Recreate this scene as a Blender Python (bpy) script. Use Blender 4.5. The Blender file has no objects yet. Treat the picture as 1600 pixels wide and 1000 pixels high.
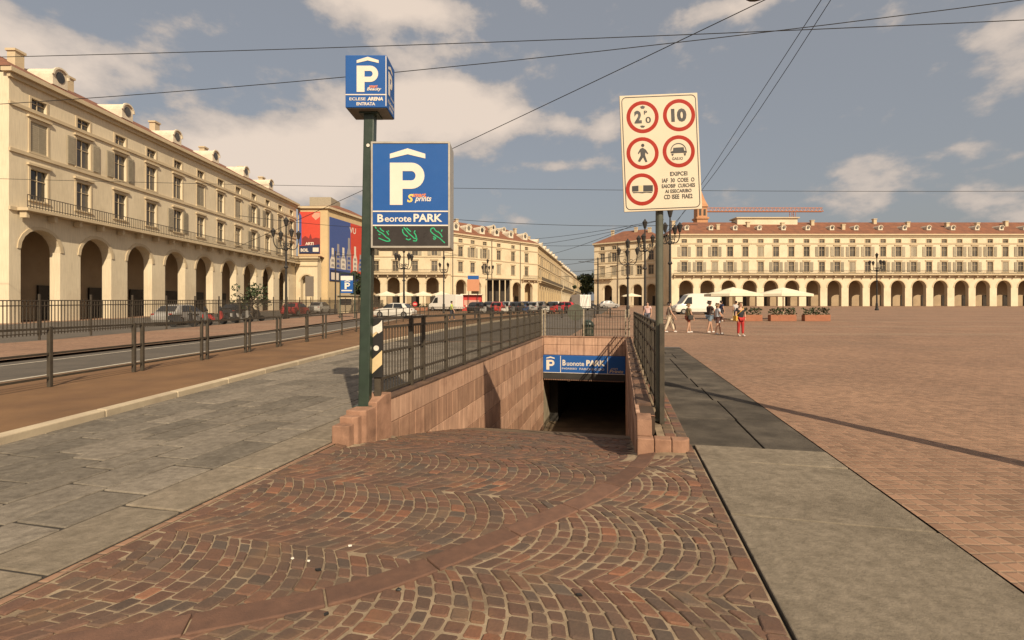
import bpy, bmesh, math, random
from mathutils import Vector, Matrix
random.seed(7)
rad = math.radians
SC = bpy.context.scene
COL = SC.collection

# ------------------------------------------------------------------ camera
F_PX, HOR, EYE = 760.0, 478.0, 1.6
cam_d = bpy.data.cameras.new('camera')
cam_d.sensor_width = 36.0
cam_d.lens = F_PX / 1600 * 36
cam_d.shift_y = -(500 - HOR) / 1600
cam_d.clip_start = 0.05
cam_d.clip_end = 3000
cam = bpy.data.objects.new('camera', cam_d)
cam.location = (0, 0, EYE)
cam.rotation_euler = (rad(90), 0, 0)
COL.objects.link(cam)
SC.camera = cam

# ------------------------------------------------------------------ light
SUN_AZ, SUN_EL = 21.7, 36.0           # sun behind the viewer, a little to the right
sx, sy = math.sin(rad(SUN_AZ)), -math.cos(rad(SUN_AZ))
sun_d = bpy.data.lights.new('sun', 'SUN')
sun_d.energy = 4.4
sun_d.angle = rad(0.55)
sun_d.color = (1.0, 0.85, 0.64)
sun = bpy.data.objects.new('sun', sun_d)
to_sun = Vector((sx * math.cos(rad(SUN_EL)), sy * math.cos(rad(SUN_EL)), math.sin(rad(SUN_EL))))
sun.rotation_euler = to_sun.to_track_quat('Z', 'Y').to_euler()
sun.location = (20, -40, 60)
COL.objects.link(sun)

world = bpy.data.worlds.new('World')
SC.world = world
world.use_nodes = True
wt = world.node_tree
wt.nodes.clear()
WN = wt.nodes.new


def wl(a, b):
    wt.links.new(a, b)


def wm(op, a, b=None, c=None, clamp=False):
    n = WN('ShaderNodeMath')
    n.operation = op
    n.use_clamp = clamp
    for i, v in enumerate((a, b, c)):
        if v is None:
            continue
        if isinstance(v, (int, float)):
            n.inputs[i].default_value = v
        else:
            wl(v, n.inputs[i])
    return n.outputs[0]


sky = WN('ShaderNodeTexSky')
sky.sky_type = 'NISHITA'
sky.sun_disc = False
sky.sun_elevation = rad(SUN_EL)
sky.sun_rotation = rad(180 - SUN_AZ)
sky.air_density = 1.2
sky.dust_density = 4.0
sky.ozone_density = 1.2
tint = WN('ShaderNodeMix')
tint.data_type = 'RGBA'
tint.blend_type = 'MULTIPLY'
tint.inputs[0].default_value = 1.0
tint.inputs[7].default_value = (0.76, 0.73, 0.72, 1)
wl(sky.outputs[0], tint.inputs[6])
grey = WN('ShaderNodeMix')            # thin summer haze over the blue
grey.data_type = 'RGBA'
grey.inputs[0].default_value = 0.6
grey.inputs[7].default_value = (2.95, 2.95, 2.98, 1)
wl(tint.outputs[2], grey.inputs[6])
tc = WN('ShaderNodeTexCoord')
sep = WN('ShaderNodeSeparateXYZ')
wl(tc.outputs['Generated'], sep.inputs[0])
az = wm('ARCTAN2', sep.outputs[0], sep.outputs[1])
el = wm('ARCSINE', sep.outputs[2])
cmb = WN('ShaderNodeCombineXYZ')
wl(az, cmb.inputs[0])
wl(wm('MULTIPLY', el, 1.7), cmb.inputs[1])


def wnoise(scale, detail, rough, off=0.0, src=None):
    mp = WN('ShaderNodeMapping')
    mp.inputs['Location'].default_value = (off, off * 0.7, off * 1.3)
    wl(src or tc.outputs['Generated'], mp.inputs[0])
    n = WN('ShaderNodeTexNoise')
    n.inputs['Scale'].default_value = scale
    n.inputs['Detail'].default_value = detail
    n.inputs['Roughness'].default_value = rough
    wl(mp.outputs[0], n.inputs['Vector'])
    return n.outputs['Fac']


fb = wnoise(11.0, 10, 0.58, 3.1, cmb.outputs[0])
lump = wnoise(3.0, 4, 0.5, 8.4, cmb.outputs[0])
blobs = None
CLOUDS = [(650, 178, 110, 42, 1.15), (745, 182, 100, 34, 1.25), (690, 140, 62, 30, 1.0), (470, 250, 110, 44, 1.15), (380, 250, 130, 55, 1.0),
          (560, 215, 80, 36, .9), (640, 12, 100, 28, 1.2), (560, -8, 110, 30, .9), (690, 78, 110, 15, .55), (600, 88, 70, 16, .5),
          (1150, 8, 60, 18, 1.1), (945, 196, 30, 22, 1.1), (890, 190, 22, 13, .6), (876, 258, 50, 12, .85),
          (818, 344, 20, 9, .8), (560, 275, 150, 34, .6), (500, 150, 80, 34, .35), (1080, 120, 60, 30, .25)]
for (px, py, w_, h_, amp) in CLOUDS:
    tx, tz = (px - 800) / F_PX, (HOR - py) / F_PX
    a0 = math.atan(tx)
    e0 = math.atan(tz * math.cos(a0))
    dx = wm('MULTIPLY', wm('SUBTRACT', az, a0), F_PX / (w_ * (1 + 0)) * 1.0)
    dy = wm('MULTIPLY', wm('SUBTRACT', el, e0), F_PX / h_ * 1.15)
    q = wm('ADD', wm('MULTIPLY', dx, dx), wm('MULTIPLY', dy, dy))
    g = wm('MULTIPLY', wm('EXPONENT', wm('MULTIPLY', q, -0.9)), amp)
    blobs = g if blobs is None else wm('ADD', blobs, g)
# clouds carry on all round the sky in the same loose heaps
outside = wm('SMOOTH_MAX', wm('SUBTRACT', wm('ABSOLUTE', wm('ADD', az, 0.02)), 0.50), wm('SUBTRACT', el, 0.56), 0.05)
outside = wm('MULTIPLY', outside, 6.0, clamp=True)
gen = wm('MULTIPLY', wm('MULTIPLY', wm('SUBTRACT', lump, 0.44), 6.0, clamp=True), outside)
tot = wm('ADD', wm('MAXIMUM', blobs, gen), wm('MULTIPLY', wm('SUBTRACT', fb, 0.5), 2.3))
mr = WN('ShaderNodeMapRange')
mr.interpolation_type = 'SMOOTHSTEP'
mr.inputs[1].default_value = 0.2
mr.inputs[2].default_value = 0.7
wl(tot, mr.inputs[0])
dens = wm('MULTIPLY', mr.outputs[0], 0.86)
ccol = WN('ShaderNodeMix')
ccol.data_type = 'RGBA'
ccol.inputs[6].default_value = (3.9, 3.45, 3.15, 1)
ccol.inputs[7].default_value = (7.0, 5.75, 4.7, 1)
cm = WN('ShaderNodeMapRange')
cm.interpolation_type = 'SMOOTHSTEP'
cm.inputs[1].default_value = 0.2
cm.inputs[2].default_value = 1.6
wl(tot, cm.inputs[0])
wl(cm.outputs[0], ccol.inputs[0])
mixc = WN('ShaderNodeMix')
mixc.data_type = 'RGBA'
wl(dens, mixc.inputs[0])
wl(grey.outputs[2], mixc.inputs[6])
wl(ccol.outputs[2], mixc.inputs[7])
bg = WN('ShaderNodeBackground')
bg.inputs[1].default_value = 0.10
wl(mixc.outputs[2], bg.inputs[0])
wo = WN('ShaderNodeOutputWorld')
wl(bg.outputs[0], wo.inputs[0])

SC.view_settings.view_transform = 'Standard'
SC.view_settings.look = 'None'
SC.view_settings.exposure = 0.34
SC.view_settings.gamma = 1.0
SC.render.engine = 'CYCLES'
SC.cycles.use_denoising = True
SC.cycles.max_bounces = 6
SC.cycles.diffuse_bounces = 3

# ------------------------------------------------------------------ helpers
TH = math.atan(0.2244)                 # the ramp runs 12.65 degrees to the right of the view
CT, ST = math.cos(TH), math.sin(TH)


def W(u, v, z=0.0):
    return Vector((u * CT + v * ST, -u * ST + v * CT, z))


def UV(x, y):
    return (x * CT - y * ST, x * ST + y * CT)


def gz(y):
    return 0.015 * max(0.0, y - 22.0)


def G(px, py):                         # ground point (flat near part) under a picture point
    d = EYE * F_PX / (py - HOR)
    return ((px - 800) / F_PX * d, d)


def P(px, py, d):
    return Vector(((px - 800) / F_PX * d, d, EYE - (py - HOR) / F_PX * d))


class MB:
    def __init__(self, off=(0, 0, 0)):
        self.v, self.f, self.m, self.o = [], [], [], off
        self.M = None
        self.at = []

    def quad(self, *pts, m=0):
        n = len(self.v)
        for p in pts:
            self.v.append(tuple(self.M @ Vector(p)) if self.M else tuple(p))
        self.f.append(tuple(range(n, n + len(pts))))
        self.m.append(m)

    def ring(self, rings, m=0, close=True, cap=True):
        n0 = len(self.v)
        k = len(rings[0])
        for r in rings:
            for p in r:
                self.v.append(tuple(self.M @ Vector(p)) if self.M else tuple(p))
        for i in range(len(rings) - 1):
            for j in range(k if close else k - 1):
                a = n0 + i * k + j
                b = n0 + i * k + (j + 1) % k
                self.f.append((a, b, b + k, a + k))
                self.m.append(m)
        if cap:
            self.f.append(tuple(n0 + j for j in reversed(range(k))))
            self.m.append(m)
            self.f.append(tuple(n0 + (len(rings) - 1) * k + j for j in range(k)))
            self.m.append(m)

    def box(self, x0, x1, y0, y1, z0, z1, m=0):
        a = [(x0, y0), (x1, y0), (x1, y1), (x0, y1)]
        self.ring([[(x, y, z0) for x, y in a], [(x, y, z1) for x, y in a]], m)

    def prism(self, poly, z0, z1, m=0):
        self.ring([[(x, y, z0) for x, y in poly], [(x, y, z1) for x, y in poly]], m)

    def extr(self, poly, y0, y1, m=0):   # poly in x,z extruded along y (counter-clockwise seen from -y)
        self.ring([[(x, y0, z) for x, z in poly], [(x, y1, z) for x, z in poly]], m)

    def tube(self, pts, r, n=6, m=0, cap=True):
        pts = [Vector(p) for p in pts]
        rs = r if isinstance(r, (list, tuple)) else [r] * len(pts)
        rings = []
        for i, p in enumerate(pts):
            t = (pts[min(i + 1, len(pts) - 1)] - pts[max(i - 1, 0)]).normalized()
            up = Vector((0, 0, 1)) if abs(t.z) < 0.95 else Vector((1, 0, 0))
            a = t.cross(up).normalized()
            b = t.cross(a).normalized()
            rings.append([p + (a * math.cos(2 * math.pi * j / n) + b * math.sin(2 * math.pi * j / n)) * rs[i] for j in range(n)])
        self.ring(rings, m, True, cap)

    def lathe(self, prof, c=(0, 0, 0), n=12, m=0):
        self.ring([[(c[0] + r * math.cos(2 * math.pi * j / n), c[1] + r * math.sin(2 * math.pi * j / n), c[2] + z) for j in range(n)] for r, z in prof], m)

    def disc(self, c, r, ax, th=0.01, n=24, m=0):
        ax = Vector(ax).normalized()
        c = Vector(c)
        self.tube([c - ax * th / 2, c + ax * th / 2], r, n, m)

    def mesh(self, name, mats):
        me = bpy.data.meshes.new(name)
        o = self.o
        me.from_pydata([(a - o[0], b - o[1], c - o[2]) for a, b, c in self.v], [], self.f)
        for mt in (mats if isinstance(mats, (list, tuple)) else [mats]):
            me.materials.append(mt)
        if any(self.m):
            me.polygons.foreach_set('material_index', self.m)
        me.update()
        return me

    def build(self, name, mats, parent=None, bev=0.0, smooth=False, loc=None, seg=2):
        me = self.mesh(name, mats)
        bm = bmesh.new()
        bm.from_mesh(me)
        bmesh.ops.recalc_face_normals(bm, faces=bm.faces)
        bm.to_mesh(me)
        bm.free()
        return put(name, me, parent, bev, smooth, loc, seg)


def put(name, me, parent=None, bev=0.0, smooth=False, loc=None, seg=2):
    ob = bpy.data.objects.new(name, me)
    COL.objects.link(ob)
    if parent is not None:
        ob.parent = parent
    if loc is not None:
        ob.location = loc
    if smooth:
        me.polygons.foreach_set('use_smooth', [True] * len(me.polygons))
    if bev:
        md = ob.modifiers.new('bevel', 'BEVEL')
        md.width = bev
        md.segments = seg
        md.limit_method = 'ANGLE'
    return ob


def tag(o, label, cat=None, group=None, kind=None):
    if label:
        o['label'] = label
    if cat:
        o['category'] = cat
    if group:
        o['group'] = group
    if kind:
        o['kind'] = kind
    return o


def thing(name, label, cat, loc=(0, 0, 0), rz=0.0, group=None):
    o = bpy.data.objects.new(name, None)
    o.empty_display_size = 0.2
    COL.objects.link(o)
    o.location = loc
    o.rotation_euler = (0, 0, rz)
    return tag(o, label, cat, group)


def copy_tree(o, parent=None):
    c = o.copy()
    COL.objects.link(c)
    c.parent = parent
    for ch in list(o.children):
        copy_tree(ch, c)
    return c


def ramp_thing(name, label, cat, u, v, z=0.0, group=None):
    t = thing(name, label, cat, W(u, v, z), -TH, group)
    return t, (u, v, z)


# ------------------------------------------------------------------ materials
def pm(name, c1, c2=None, sc=3.0, rough=0.85, bump=0.25, bsc=60.0, rnd=0.0, metal=0.0, attr=None, stain=0.0, stc=None, ssc=0.6, emit=None, spec=0.35, streak=0.0):
    m = bpy.data.materials.new(name)
    m.use_nodes = True
    t = m.node_tree
    n = t.nodes
    bs = n['Principled BSDF']
    bs.inputs['Roughness'].default_value = rough
    bs.inputs['Metallic'].default_value = metal
    bs.inputs['Specular IOR Level'].default_value = spec
    geo = n.new('ShaderNodeNewGeometry')
    pos = geo.outputs['Position']

    def noise(scale, det=6, ro=0.6):
        q = n.new('ShaderNodeTexNoise')
        q.inputs['Scale'].default_value = scale
        q.inputs['Detail'].default_value = det
        q.inputs['Roughness'].default_value = ro
        t.links.new(pos, q.inputs['Vector'])
        return q.outputs['Fac']

    def mapr(s, a, b, c=0.0, d=1.0):
        q = n.new('ShaderNodeMapRange')
        for i, v in enumerate((a, b, c, d)):
            q.inputs[i + 1].default_value = v
        t.links.new(s, q.inputs[0])
        return q.outputs[0]

    def mix(f, a, b, mode='MIX'):
        q = n.new('ShaderNodeMix')
        q.data_type = 'RGBA'
        q.blend_type = mode
        for i, v in ((0, f), (6, a), (7, b)):
            if hasattr(v, 'is_linked') or hasattr(v, 'links'):
                t.links.new(v, q.inputs[i])
            elif isinstance(v, (int, float)):
                q.inputs[i].default_value = v
            else:
                q.inputs[i].default_value = (*v, 1)
        return q.outputs[2]

    if c2 is None:
        c2 = tuple(x * 0.78 for x in c1)
    col = mix(mapr(noise(sc), 0.32, 0.68), c1, c2)
    if stain:
        col = mix(mapr(noise(ssc, 8, 0.68), 0.50, 0.66, 0, stain), col, stc or tuple(x * 0.4 for x in c1))
    if attr:                           # a colour stored with each piece
        a = n.new('ShaderNodeAttribute')
        a.attribute_name = attr
        col = mix(0.72, col, a.outputs['Color'])
        col = mix(0.55, col, mix(mapr(noise(sc * 9, 8, .7), 0.3, 0.7), (0.55, 0.55, 0.55), (1.15, 1.12, 1.08)), 'MULTIPLY')
        col = mix(mapr(noise(1.15, 6, .62), 0.43, 0.60, 0, 0.45), col, (0.085, 0.066, 0.05))
        col = mix(mapr(noise(2.7, 5, .6), 0.52, 0.70, 0, 0.5), col, (0.20, 0.115, 0.062))
    if streak:
        mp = n.new('ShaderNodeMapping')
        mp.inputs['Scale'].default_value = (14, 14, .9)
        t.links.new(pos, mp.inputs[0])
        q = n.new('ShaderNodeTexNoise')
        q.inputs['Scale'].default_value = 1.0
        q.inputs['Detail'].default_value = 7
        t.links.new(mp.outputs[0], q.inputs['Vector'])
        col = mix(streak, col, mix(mapr(q.outputs['Fac'], .3, .7), (.55, .52, .5), (1.3, 1.3, 1.28)), 'MULTIPLY')
    if rnd:
        oi = n.new('ShaderNodeObjectInfo')
        col = mix(1.0, col, mix(oi.outputs['Random'], (1 - rnd, 1 - rnd, 1 - rnd), (1 + rnd, 1 + rnd * .92, 1 + rnd * .86)), 'MULTIPLY')
    t.links.new(col, bs.inputs['Base Color'])
    rr = mapr(noise(sc * 2.3), 0.3, 0.7, max(0.05, rough - 0.10), min(1, rough + 0.10))
    t.links.new(rr, bs.inputs['Roughness'])
    if bump:
        b = n.new('ShaderNodeBump')
        b.inputs['Strength'].default_value = bump
        b.inputs['Distance'].default_value = 0.01
        t.links.new(noise(bsc, 8, 0.65), b.inputs['Height'])
        t.links.new(b.outputs[0], bs.inputs['Normal'])
    if emit:
        bs.inputs['Emission Color'].default_value = (*emit[:3], 1)
        bs.inputs['Emission Strength'].default_value = emit[3]
    return m


M = {}
M['sett'] = pm('porphyry_sett', (.17, .085, .052), (.10, .058, .042), 6, .78, .5, 70, attr='tint')
M['mortar'] = pm('sandy_joint', (.37, .285, .19), (.22, .16, .105), 3.5, .95, .6, 90, stain=.8, stc=(.08, .058, .042), ssc=1.3, spec=.1)
M['mortar_worn'] = pm('worn_joint', (.17, .12, .08), (.07, .05, .036), 2.5, .95, .6, 90, stain=.8, stc=(.045, .035, .028), ssc=.9)
M['kerb_pink'] = pm('pink_granite_strip', (.17, .094, .064), (.125, .072, .052), 12, .85, .5, 90, rnd=.14, stain=.5, stc=(.10, .06, .045), ssc=2.5, spec=.2)
M['plinth'] = pm('pink_stone', (.33, .19, .125), (.24, .135, .088), 7, .9, .6, 60, rnd=.16, stain=.6, stc=(.12, .07, .048), ssc=2.2, spec=.15)
M['slab_light'] = pm('pale_pink_slab', (.50, .315, .215), (.41, .25, .17), 2.4, .85, .4, 60, rnd=.13, stain=.5, stc=(.2, .11, .07), ssc=1.1, streak=.55, spec=.2)
M['slab_dark'] = pm('rust_pink_slab', (.39, .235, .155), (.315, .185, .122), 2.4, .85, .4, 60, rnd=.15, stain=.5, stc=(.14, .075, .05), ssc=1.1, streak=.55, spec=.2)
M['core'] = pm('wall_core', (.07, .045, .03), None, 3, .95, .3)
M['coping'] = pm('stained_coping', (.17, .10, .062), (.09, .055, .04), 4, .9, .5, 50, rnd=.1, stain=.5)
M['stone_grey'] = pm('grey_stone_slab', (.225, .195, .155), (.14, .12, .095), 13, .92, 1.0, 22, rnd=.24, stain=.45, stc=(.085, .072, .058), ssc=2.2, spec=.12)
M['stone_pale'] = pm('pale_stone_slab', (.265, .22, .165), (.175, .145, .107), 11, .92, 1.0, 25, rnd=.14, stain=.5, stc=(.10, .082, .06), ssc=1.2, spec=.12)
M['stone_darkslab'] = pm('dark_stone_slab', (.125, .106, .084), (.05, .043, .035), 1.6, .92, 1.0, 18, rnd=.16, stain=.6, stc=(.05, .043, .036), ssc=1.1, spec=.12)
M['joint_dark'] = pm('dark_joint', (.05, .042, .033), None, 5, .95, .3)
M['plaza'] = pm('red_plaza_paving', (.29, .168, .105), (.215, .122, .077), .4, .9, .6, 25, stain=.5, stc=(.15, .095, .064), ssc=.22)


def cobble_texture(m, size=.11):
    t = m.node_tree
    bs = t.nodes['Principled BSDF']
    src = bs.inputs['Base Color'].links[0].from_socket
    geo = t.nodes.new('ShaderNodeNewGeometry')
    vo = t.nodes.new('ShaderNodeTexVoronoi')
    vo.inputs['Scale'].default_value = 1 / size
    vo.inputs['Randomness'].default_value = .22
    t.links.new(geo.outputs['Position'], vo.inputs['Vector'])
    ve = t.nodes.new('ShaderNodeTexVoronoi')
    ve.feature = 'DISTANCE_TO_EDGE'
    ve.inputs['Scale'].default_value = 1 / size
    ve.inputs['Randomness'].default_value = .22
    t.links.new(geo.outputs['Position'], ve.inputs['Vector'])
    hs = t.nodes.new('ShaderNodeSeparateColor')
    t.links.new(vo.outputs['Color'], hs.inputs[0])
    mr_ = t.nodes.new('ShaderNodeMapRange')
    mr_.inputs[3].default_value = .78
    mr_.inputs[4].default_value = 1.18
    t.links.new(hs.outputs[0], mr_.inputs[0])
    mx = t.nodes.new('ShaderNodeMix')
    mx.data_type = 'RGBA'
    mx.blend_type = 'MULTIPLY'
    mx.inputs[0].default_value = 1
    t.links.new(src, mx.inputs[6])
    t.links.new(mr_.outputs[0], mx.inputs[7])
    ed = t.nodes.new('ShaderNodeMapRange')
    ed.inputs[1].default_value = .03
    ed.inputs[2].default_value = .09
    ed.inputs[3].default_value = .75
    ed.inputs[4].default_value = 0
    t.links.new(ve.outputs['Distance'], ed.inputs[0])
    m2 = t.nodes.new('ShaderNodeMix')
    m2.data_type = 'RGBA'
    t.links.new(ed.outputs[0], m2.inputs[0])
    t.links.new(mx.outputs[2], m2.inputs[6])
    m2.inputs[7].default_value = (.27, .19, .125, 1)
    t.links.new(m2.outputs[2], bs.inputs['Base Color'])
    bp = t.nodes.new('ShaderNodeBump')
    bp.inputs['Strength'].default_value = .5
    bp.inputs['Distance'].default_value = .012
    sm = t.nodes.new('ShaderNodeMapRange')
    sm.inputs[1].default_value = 0
    sm.inputs[2].default_value = .16
    t.links.new(ve.outputs['Distance'], sm.inputs[0])
    t.links.new(sm.outputs[0], bp.inputs['Height'])
    t.links.new(bp.outputs[0], bs.inputs['Normal'])


cobble_texture(M['plaza'])
M['asphalt'] = pm('worn_asphalt', (.115, .096, .075), (.085, .072, .058), .8, .9, .4, 60, stain=.4, stc=(.05, .043, .036))
M['verge'] = pm('ochre_gravel', (.21, .115, .052), (.145, .078, .038), .9, .95, .7, 40, stain=.4, stc=(.10, .06, .032), ssc=.5)
M['kerb_pale'] = pm('pale_kerb', (.50, .41, .28), (.40, .32, .22), 3, .85, .4, 50, rnd=.08)
M['paint_white'] = pm('worn_white_paint', (.52, .46, .36), (.36, .31, .24), 6, .8, .2)
M['ramp_floor'] = pm('ramp_concrete', (.20, .14, .085), (.12, .085, .055), 1.4, .9, .5, 50, stain=.5, stc=(.06, .045, .032))
M['cream_wall'] = pm('cream_concrete', (.40, .33, .22), (.30, .24, .16), 1.5, .9, .3, 40, stain=.5, stc=(.12, .09, .06))
M['tunnel'] = pm('dark_concrete', (.05, .045, .037), (.035, .03, .025), 1.5, .9, .3)  # one very dark tone for the tunnel interior and the lintel
M['iron'] = pm('brown_iron', (.085, .068, .048), (.055, .045, .033), 8, .6, .25, 90, metal=.25)
M['iron_pale'] = pm('flaking_cream_post', (.45, .38, .27), (.16, .12, .08), 14, .7, .3, 60)
M['green_pole'] = pm('dark_green_paint', (.028, .045, .03), (.022, .034, .024), 5, .42, .12, 60, spec=.5)
M['olive_pole'] = pm('olive_grey_paint', (.10, .10, .068), (.07, .072, .05), 5, .5, .15, 60, spec=.5)
M['black_iron'] = pm('black_iron', (.035, .03, .025), (.025, .022, .02), 9, .6, .2)
M['blue'] = pm('sign_blue', (.016, .085, .29), (.019, .095, .31), 2.2, .5, .03, 40, spec=.25)
M['blue_dk'] = pm('panel_blue', (.016, .072, .25), (.018, .08, .27), 3, .5, .03, 40, spec=.25)
M['white'] = pm('sign_white', (.70, .63, .52), (.67, .60, .49), 4, .45, .02, spec=.4)
M['alu'] = pm('frame_aluminium', (.46, .42, .35), (.39, .35, .29), 6, .42, .1, metal=.35)
M['box_under'] = pm('sign_underside', (.20, .17, .14), None, 6, .6, .1)
M['led_panel'] = pm('display_panel', (.028, .023, .019), (.036, .029, .024), 4, .35, .03, spec=.5)
M['led_green'] = pm('led_green', (.02, .3, .12), None, 4, .5, 0, emit=(.06, .62, .27, .22))
M['ora'] = pm('logo_orange', (.80, .25, .10), None, 4, .5, 0)
M['yel'] = pm('logo_yellow', (.85, .60, .14), None, 4, .5, 0)
M['sign_cream'] = pm('sign_cream', (.63, .54, .405), (.59, .50, .37), 1.7, .6, .03, spec=.12, stain=.15, stc=(.6, .48, .32), ssc=2)
M['red'] = pm('sign_red', (.33, .026, .015), (.30, .025, .015), 4, .6, .02, spec=.12)
M['black'] = pm('print_black', (.022, .02, .018), None, 5, .5, .02)
M['stripe_cream'] = pm('stripe_cream', (.62, .47, .25), (.54, .41, .22), 4, .6, .1)
M['paper'] = pm('torn_paper', (.72, .67, .58), (.58, .52, .43), 20, .9, .2)
M['plaster'] = pm('cream_plaster', (.68, .565, .385), (.60, .49, .325), .25, .9, .12, 12, stain=.45, stc=(.44, .345, .22), ssc=.16, streak=.22)
M['plaster2'] = pm('pale_plaster', (.70, .595, .42), (.62, .52, .36), .25, .9, .12, 12, stain=.45, stc=(.46, .37, .245), ssc=.16, streak=.22)
M['plaster3'] = pm('ochre_plaster', (.58, .43, .235), (.51, .375, .205), .25, .9, .12, 12, stain=.45, stc=(.34, .25, .15), ssc=.12)
M['trim'] = pm('stone_trim', (.56, .45, .29), (.48, .38, .245), .8, .9, .15, 15)
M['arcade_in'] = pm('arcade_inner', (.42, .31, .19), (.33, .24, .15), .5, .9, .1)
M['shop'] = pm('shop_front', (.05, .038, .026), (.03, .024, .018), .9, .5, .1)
M['glass'] = pm('window_glass', (.055, .05, .043), (.15, .13, .10), .3, .12, 0, spec=.6, rnd=.5)
M['shutter'] = pm('shutter_paint', (.36, .31, .22), (.29, .25, .18), 3, .7, .2, 20, rnd=.2)
M['tile'] = pm('roof_tile', (.25, .10, .052), (.155, .068, .04), .7, .85, .6, 6, stain=.4, stc=(.11, .06, .042), ssc=.5)
M['dormer'] = pm('dormer_white', (.70, .61, .46), None, 2, .8, .1)
M['balcony_iron'] = pm('balcony_iron', (.10, .08, .058), None, 3, .6, 0)
M['brick_tower'] = pm('tower_brick', (.50, .26, .13), (.40, .20, .105), .6, .9, .2, 9)
M['crane'] = pm('crane_paint', (.50, .20, .10), None, 3, .6, 0)
M['rubber'] = pm('tyre_rubber', (.018, .017, .016), None, 5, .8, .1)
M['rim'] = pm('wheel_rim', (.35, .33, .3), None, 5, .4, 0, metal=.6)
M['carglass'] = pm('car_glass', (.02, .022, .024), None, 3, .08, 0, spec=.7)
M['canvas'] = pm('cream_canvas', (.74, .67, .50), (.68, .60, .44), 1.5, .85, .2, 20)
M['leaf'] = pm('leaf', (.055, .075, .03), (.035, .05, .022), 3, .7, .1, rnd=.2)
M['bark'] = pm('bark', (.08, .06, .042), None, 5, .9, .5)
M['skin'] = pm('skin', (.50, .29, .19), (.46, .26, .17), 5, .6, .05)
M['hair_dark'] = pm('dark_hair', (.03, .02, .015), None, 20, .6, .2)
M['hair_blond'] = pm('fair_hair', (.22, .14, .07), None, 20, .6, .2)
M['wire'] = pm('black_wire', (.022, .02, .018), None, 5, .6, 0)
M['terracotta'] = pm('terracotta', (.34, .14, .075), (.27, .11, .06), 3, .85, .2)
_pc = {}


def paint(rgb, rough=.35):
    k = (rgb, rough)
    if k not in _pc:
        _pc[k] = pm('paint_%d' % len(_pc), rgb, tuple(x * .93 for x in rgb), 3, rough, .02, 30, spec=.5)
    return _pc[k]

# ------------------------------------------------------------------ ground
HU0, HU1, HV0, HV1 = -3.24, 2.2, -6.0, 19.8
mb = MB()
ho = [W(HU0, HV0), W(HU1, HV0), W(HU1, HV1), W(HU0, HV1)]
ou = [(-160, -30), (160, -30), (160, 22), (-160, 22)]
for i in range(4):
    j = (i + 1) % 4
    mb.quad((*ou[i], 0), (*ou[j], 0), tuple(ho[j]), tuple(ho[i]))
mb.quad((-160, 22, 0), (160, 22, 0), (160, 160, gz(160)), (-160, 160, gz(160)))
mb.quad((-160, 160, gz(160)), (160, 160, gz(160)), (700, 900, gz(160) + 3), (-700, 900, gz(160) + 3))
mb.quad((-160, -30, 0), (-160, 22, 0), (-160, 160, gz(160)), (-700, 900, gz(160) + 3), (-900, -30, 0))
mb.quad((160, 22, 0), (160, -30, 0), (900, -30, 0), (700, 900, gz(160) + 3), (160, 160, gz(160)))
tag(mb.build('plaza_ground', M['plaza']), 'red brown paved square around the ramp', kind='structure')


def strip(name, L, R, h, mat, label, cat=None):
    m_ = MB()
    for i in range(len(L) - 1):
        (a, b), (c, d) = L[i], L[i + 1]
        (e, f), (g, k) = R[i], R[i + 1]
        m_.quad((a, b, h + gz(b)), (e, f, h + gz(f)), (g, k, h + gz(k)), (c, d, h + gz(d)))
    return tag(m_.build(name, mat), label, kind='structure')


KERB = [(-5.95, -8), (-5.9, 4), (-5.85, 11.4), (-5.7, 18), (-5.35, 22), (-3.9, 30), (-1.9, 38), (1.0, 48), (4, 60)]
DS = [-8, 4, 11.4, 18, 22, 30, 38, 48, 60]


def kx(d):
    for (a, b), (c, e) in zip(KERB, KERB[1:]):
        if b <= d <= e:
            return a + (c - a) * (d - b) / (e - b)
    return KERB[0][0] if d < KERB[0][1] else KERB[-1][0]


strip('verge', [(-10.0, d) for d in DS], KERB, .10, M['verge'], 'ochre gravel verge behind the pale kerb')
strip('tram_road', [(-14.2, d) for d in DS], [(-10.0, d) for d in DS], .012, M['asphalt'], 'worn grey roadway between two ochre strips')
strip('verge', [(-20.6, d) for d in DS], [(-14.2, d) for d in DS], .09, M['plaza'], 'red brown strip in front of the dark fence')
strip('side_road', [(-37.5, d) for d in DS + [120]], [(-20.6, d) for d in DS + [120]], .014, M['asphalt'], 'grey side road before the arcaded houses')
strip('road_marking', [(-10.75, d) for d in DS], [(-10.6, d) for d in DS], .02, M['paint_white'], 'white edge line on the worn roadway')
strip('road_marking', [(-13.5, d) for d in DS], [(-13.38, d) for d in DS], .02, M['paint_white'], 'second white line on the worn roadway')
strip('service_road', KERB[4:], [(2.2, 22), (4.2, 30), (6, 38), (8, 48), (10, 60)], .012, M['asphalt'], 'grey roadway beyond the end of the ramp')
strip('stone_bed', [(kx(d) - .2, d) for d in DS[:5]], [W(-3.3, -8)[:2], W(-3.3, 4.6)[:2], W(-3.3, 11.6)[:2], W(-3.3, 18)[:2], W(-3.3, 21)[:2]], .004, M['joint_dark'], 'dark joints under the grey stone slabs')
# paler and greyer lanes across the far square
strip('paving_lane', [(-14, 60), (-30, 118)], [(14, 60), (6, 118)], .012, M['verge'], 'ochre parking lane in front of the long arcaded palace')
strip('paving_lane', [(6, 60), (22, 130)], [(11, 60), (27, 130)], .016, M['asphalt'], 'grey lane leading into the far street')
strip('far_street', [(9, 144), (54, 360), (95, 560)], [(22, 144), (70, 360), (114, 560)], .06, M['asphalt'], 'grey street running away between the palaces')

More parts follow.
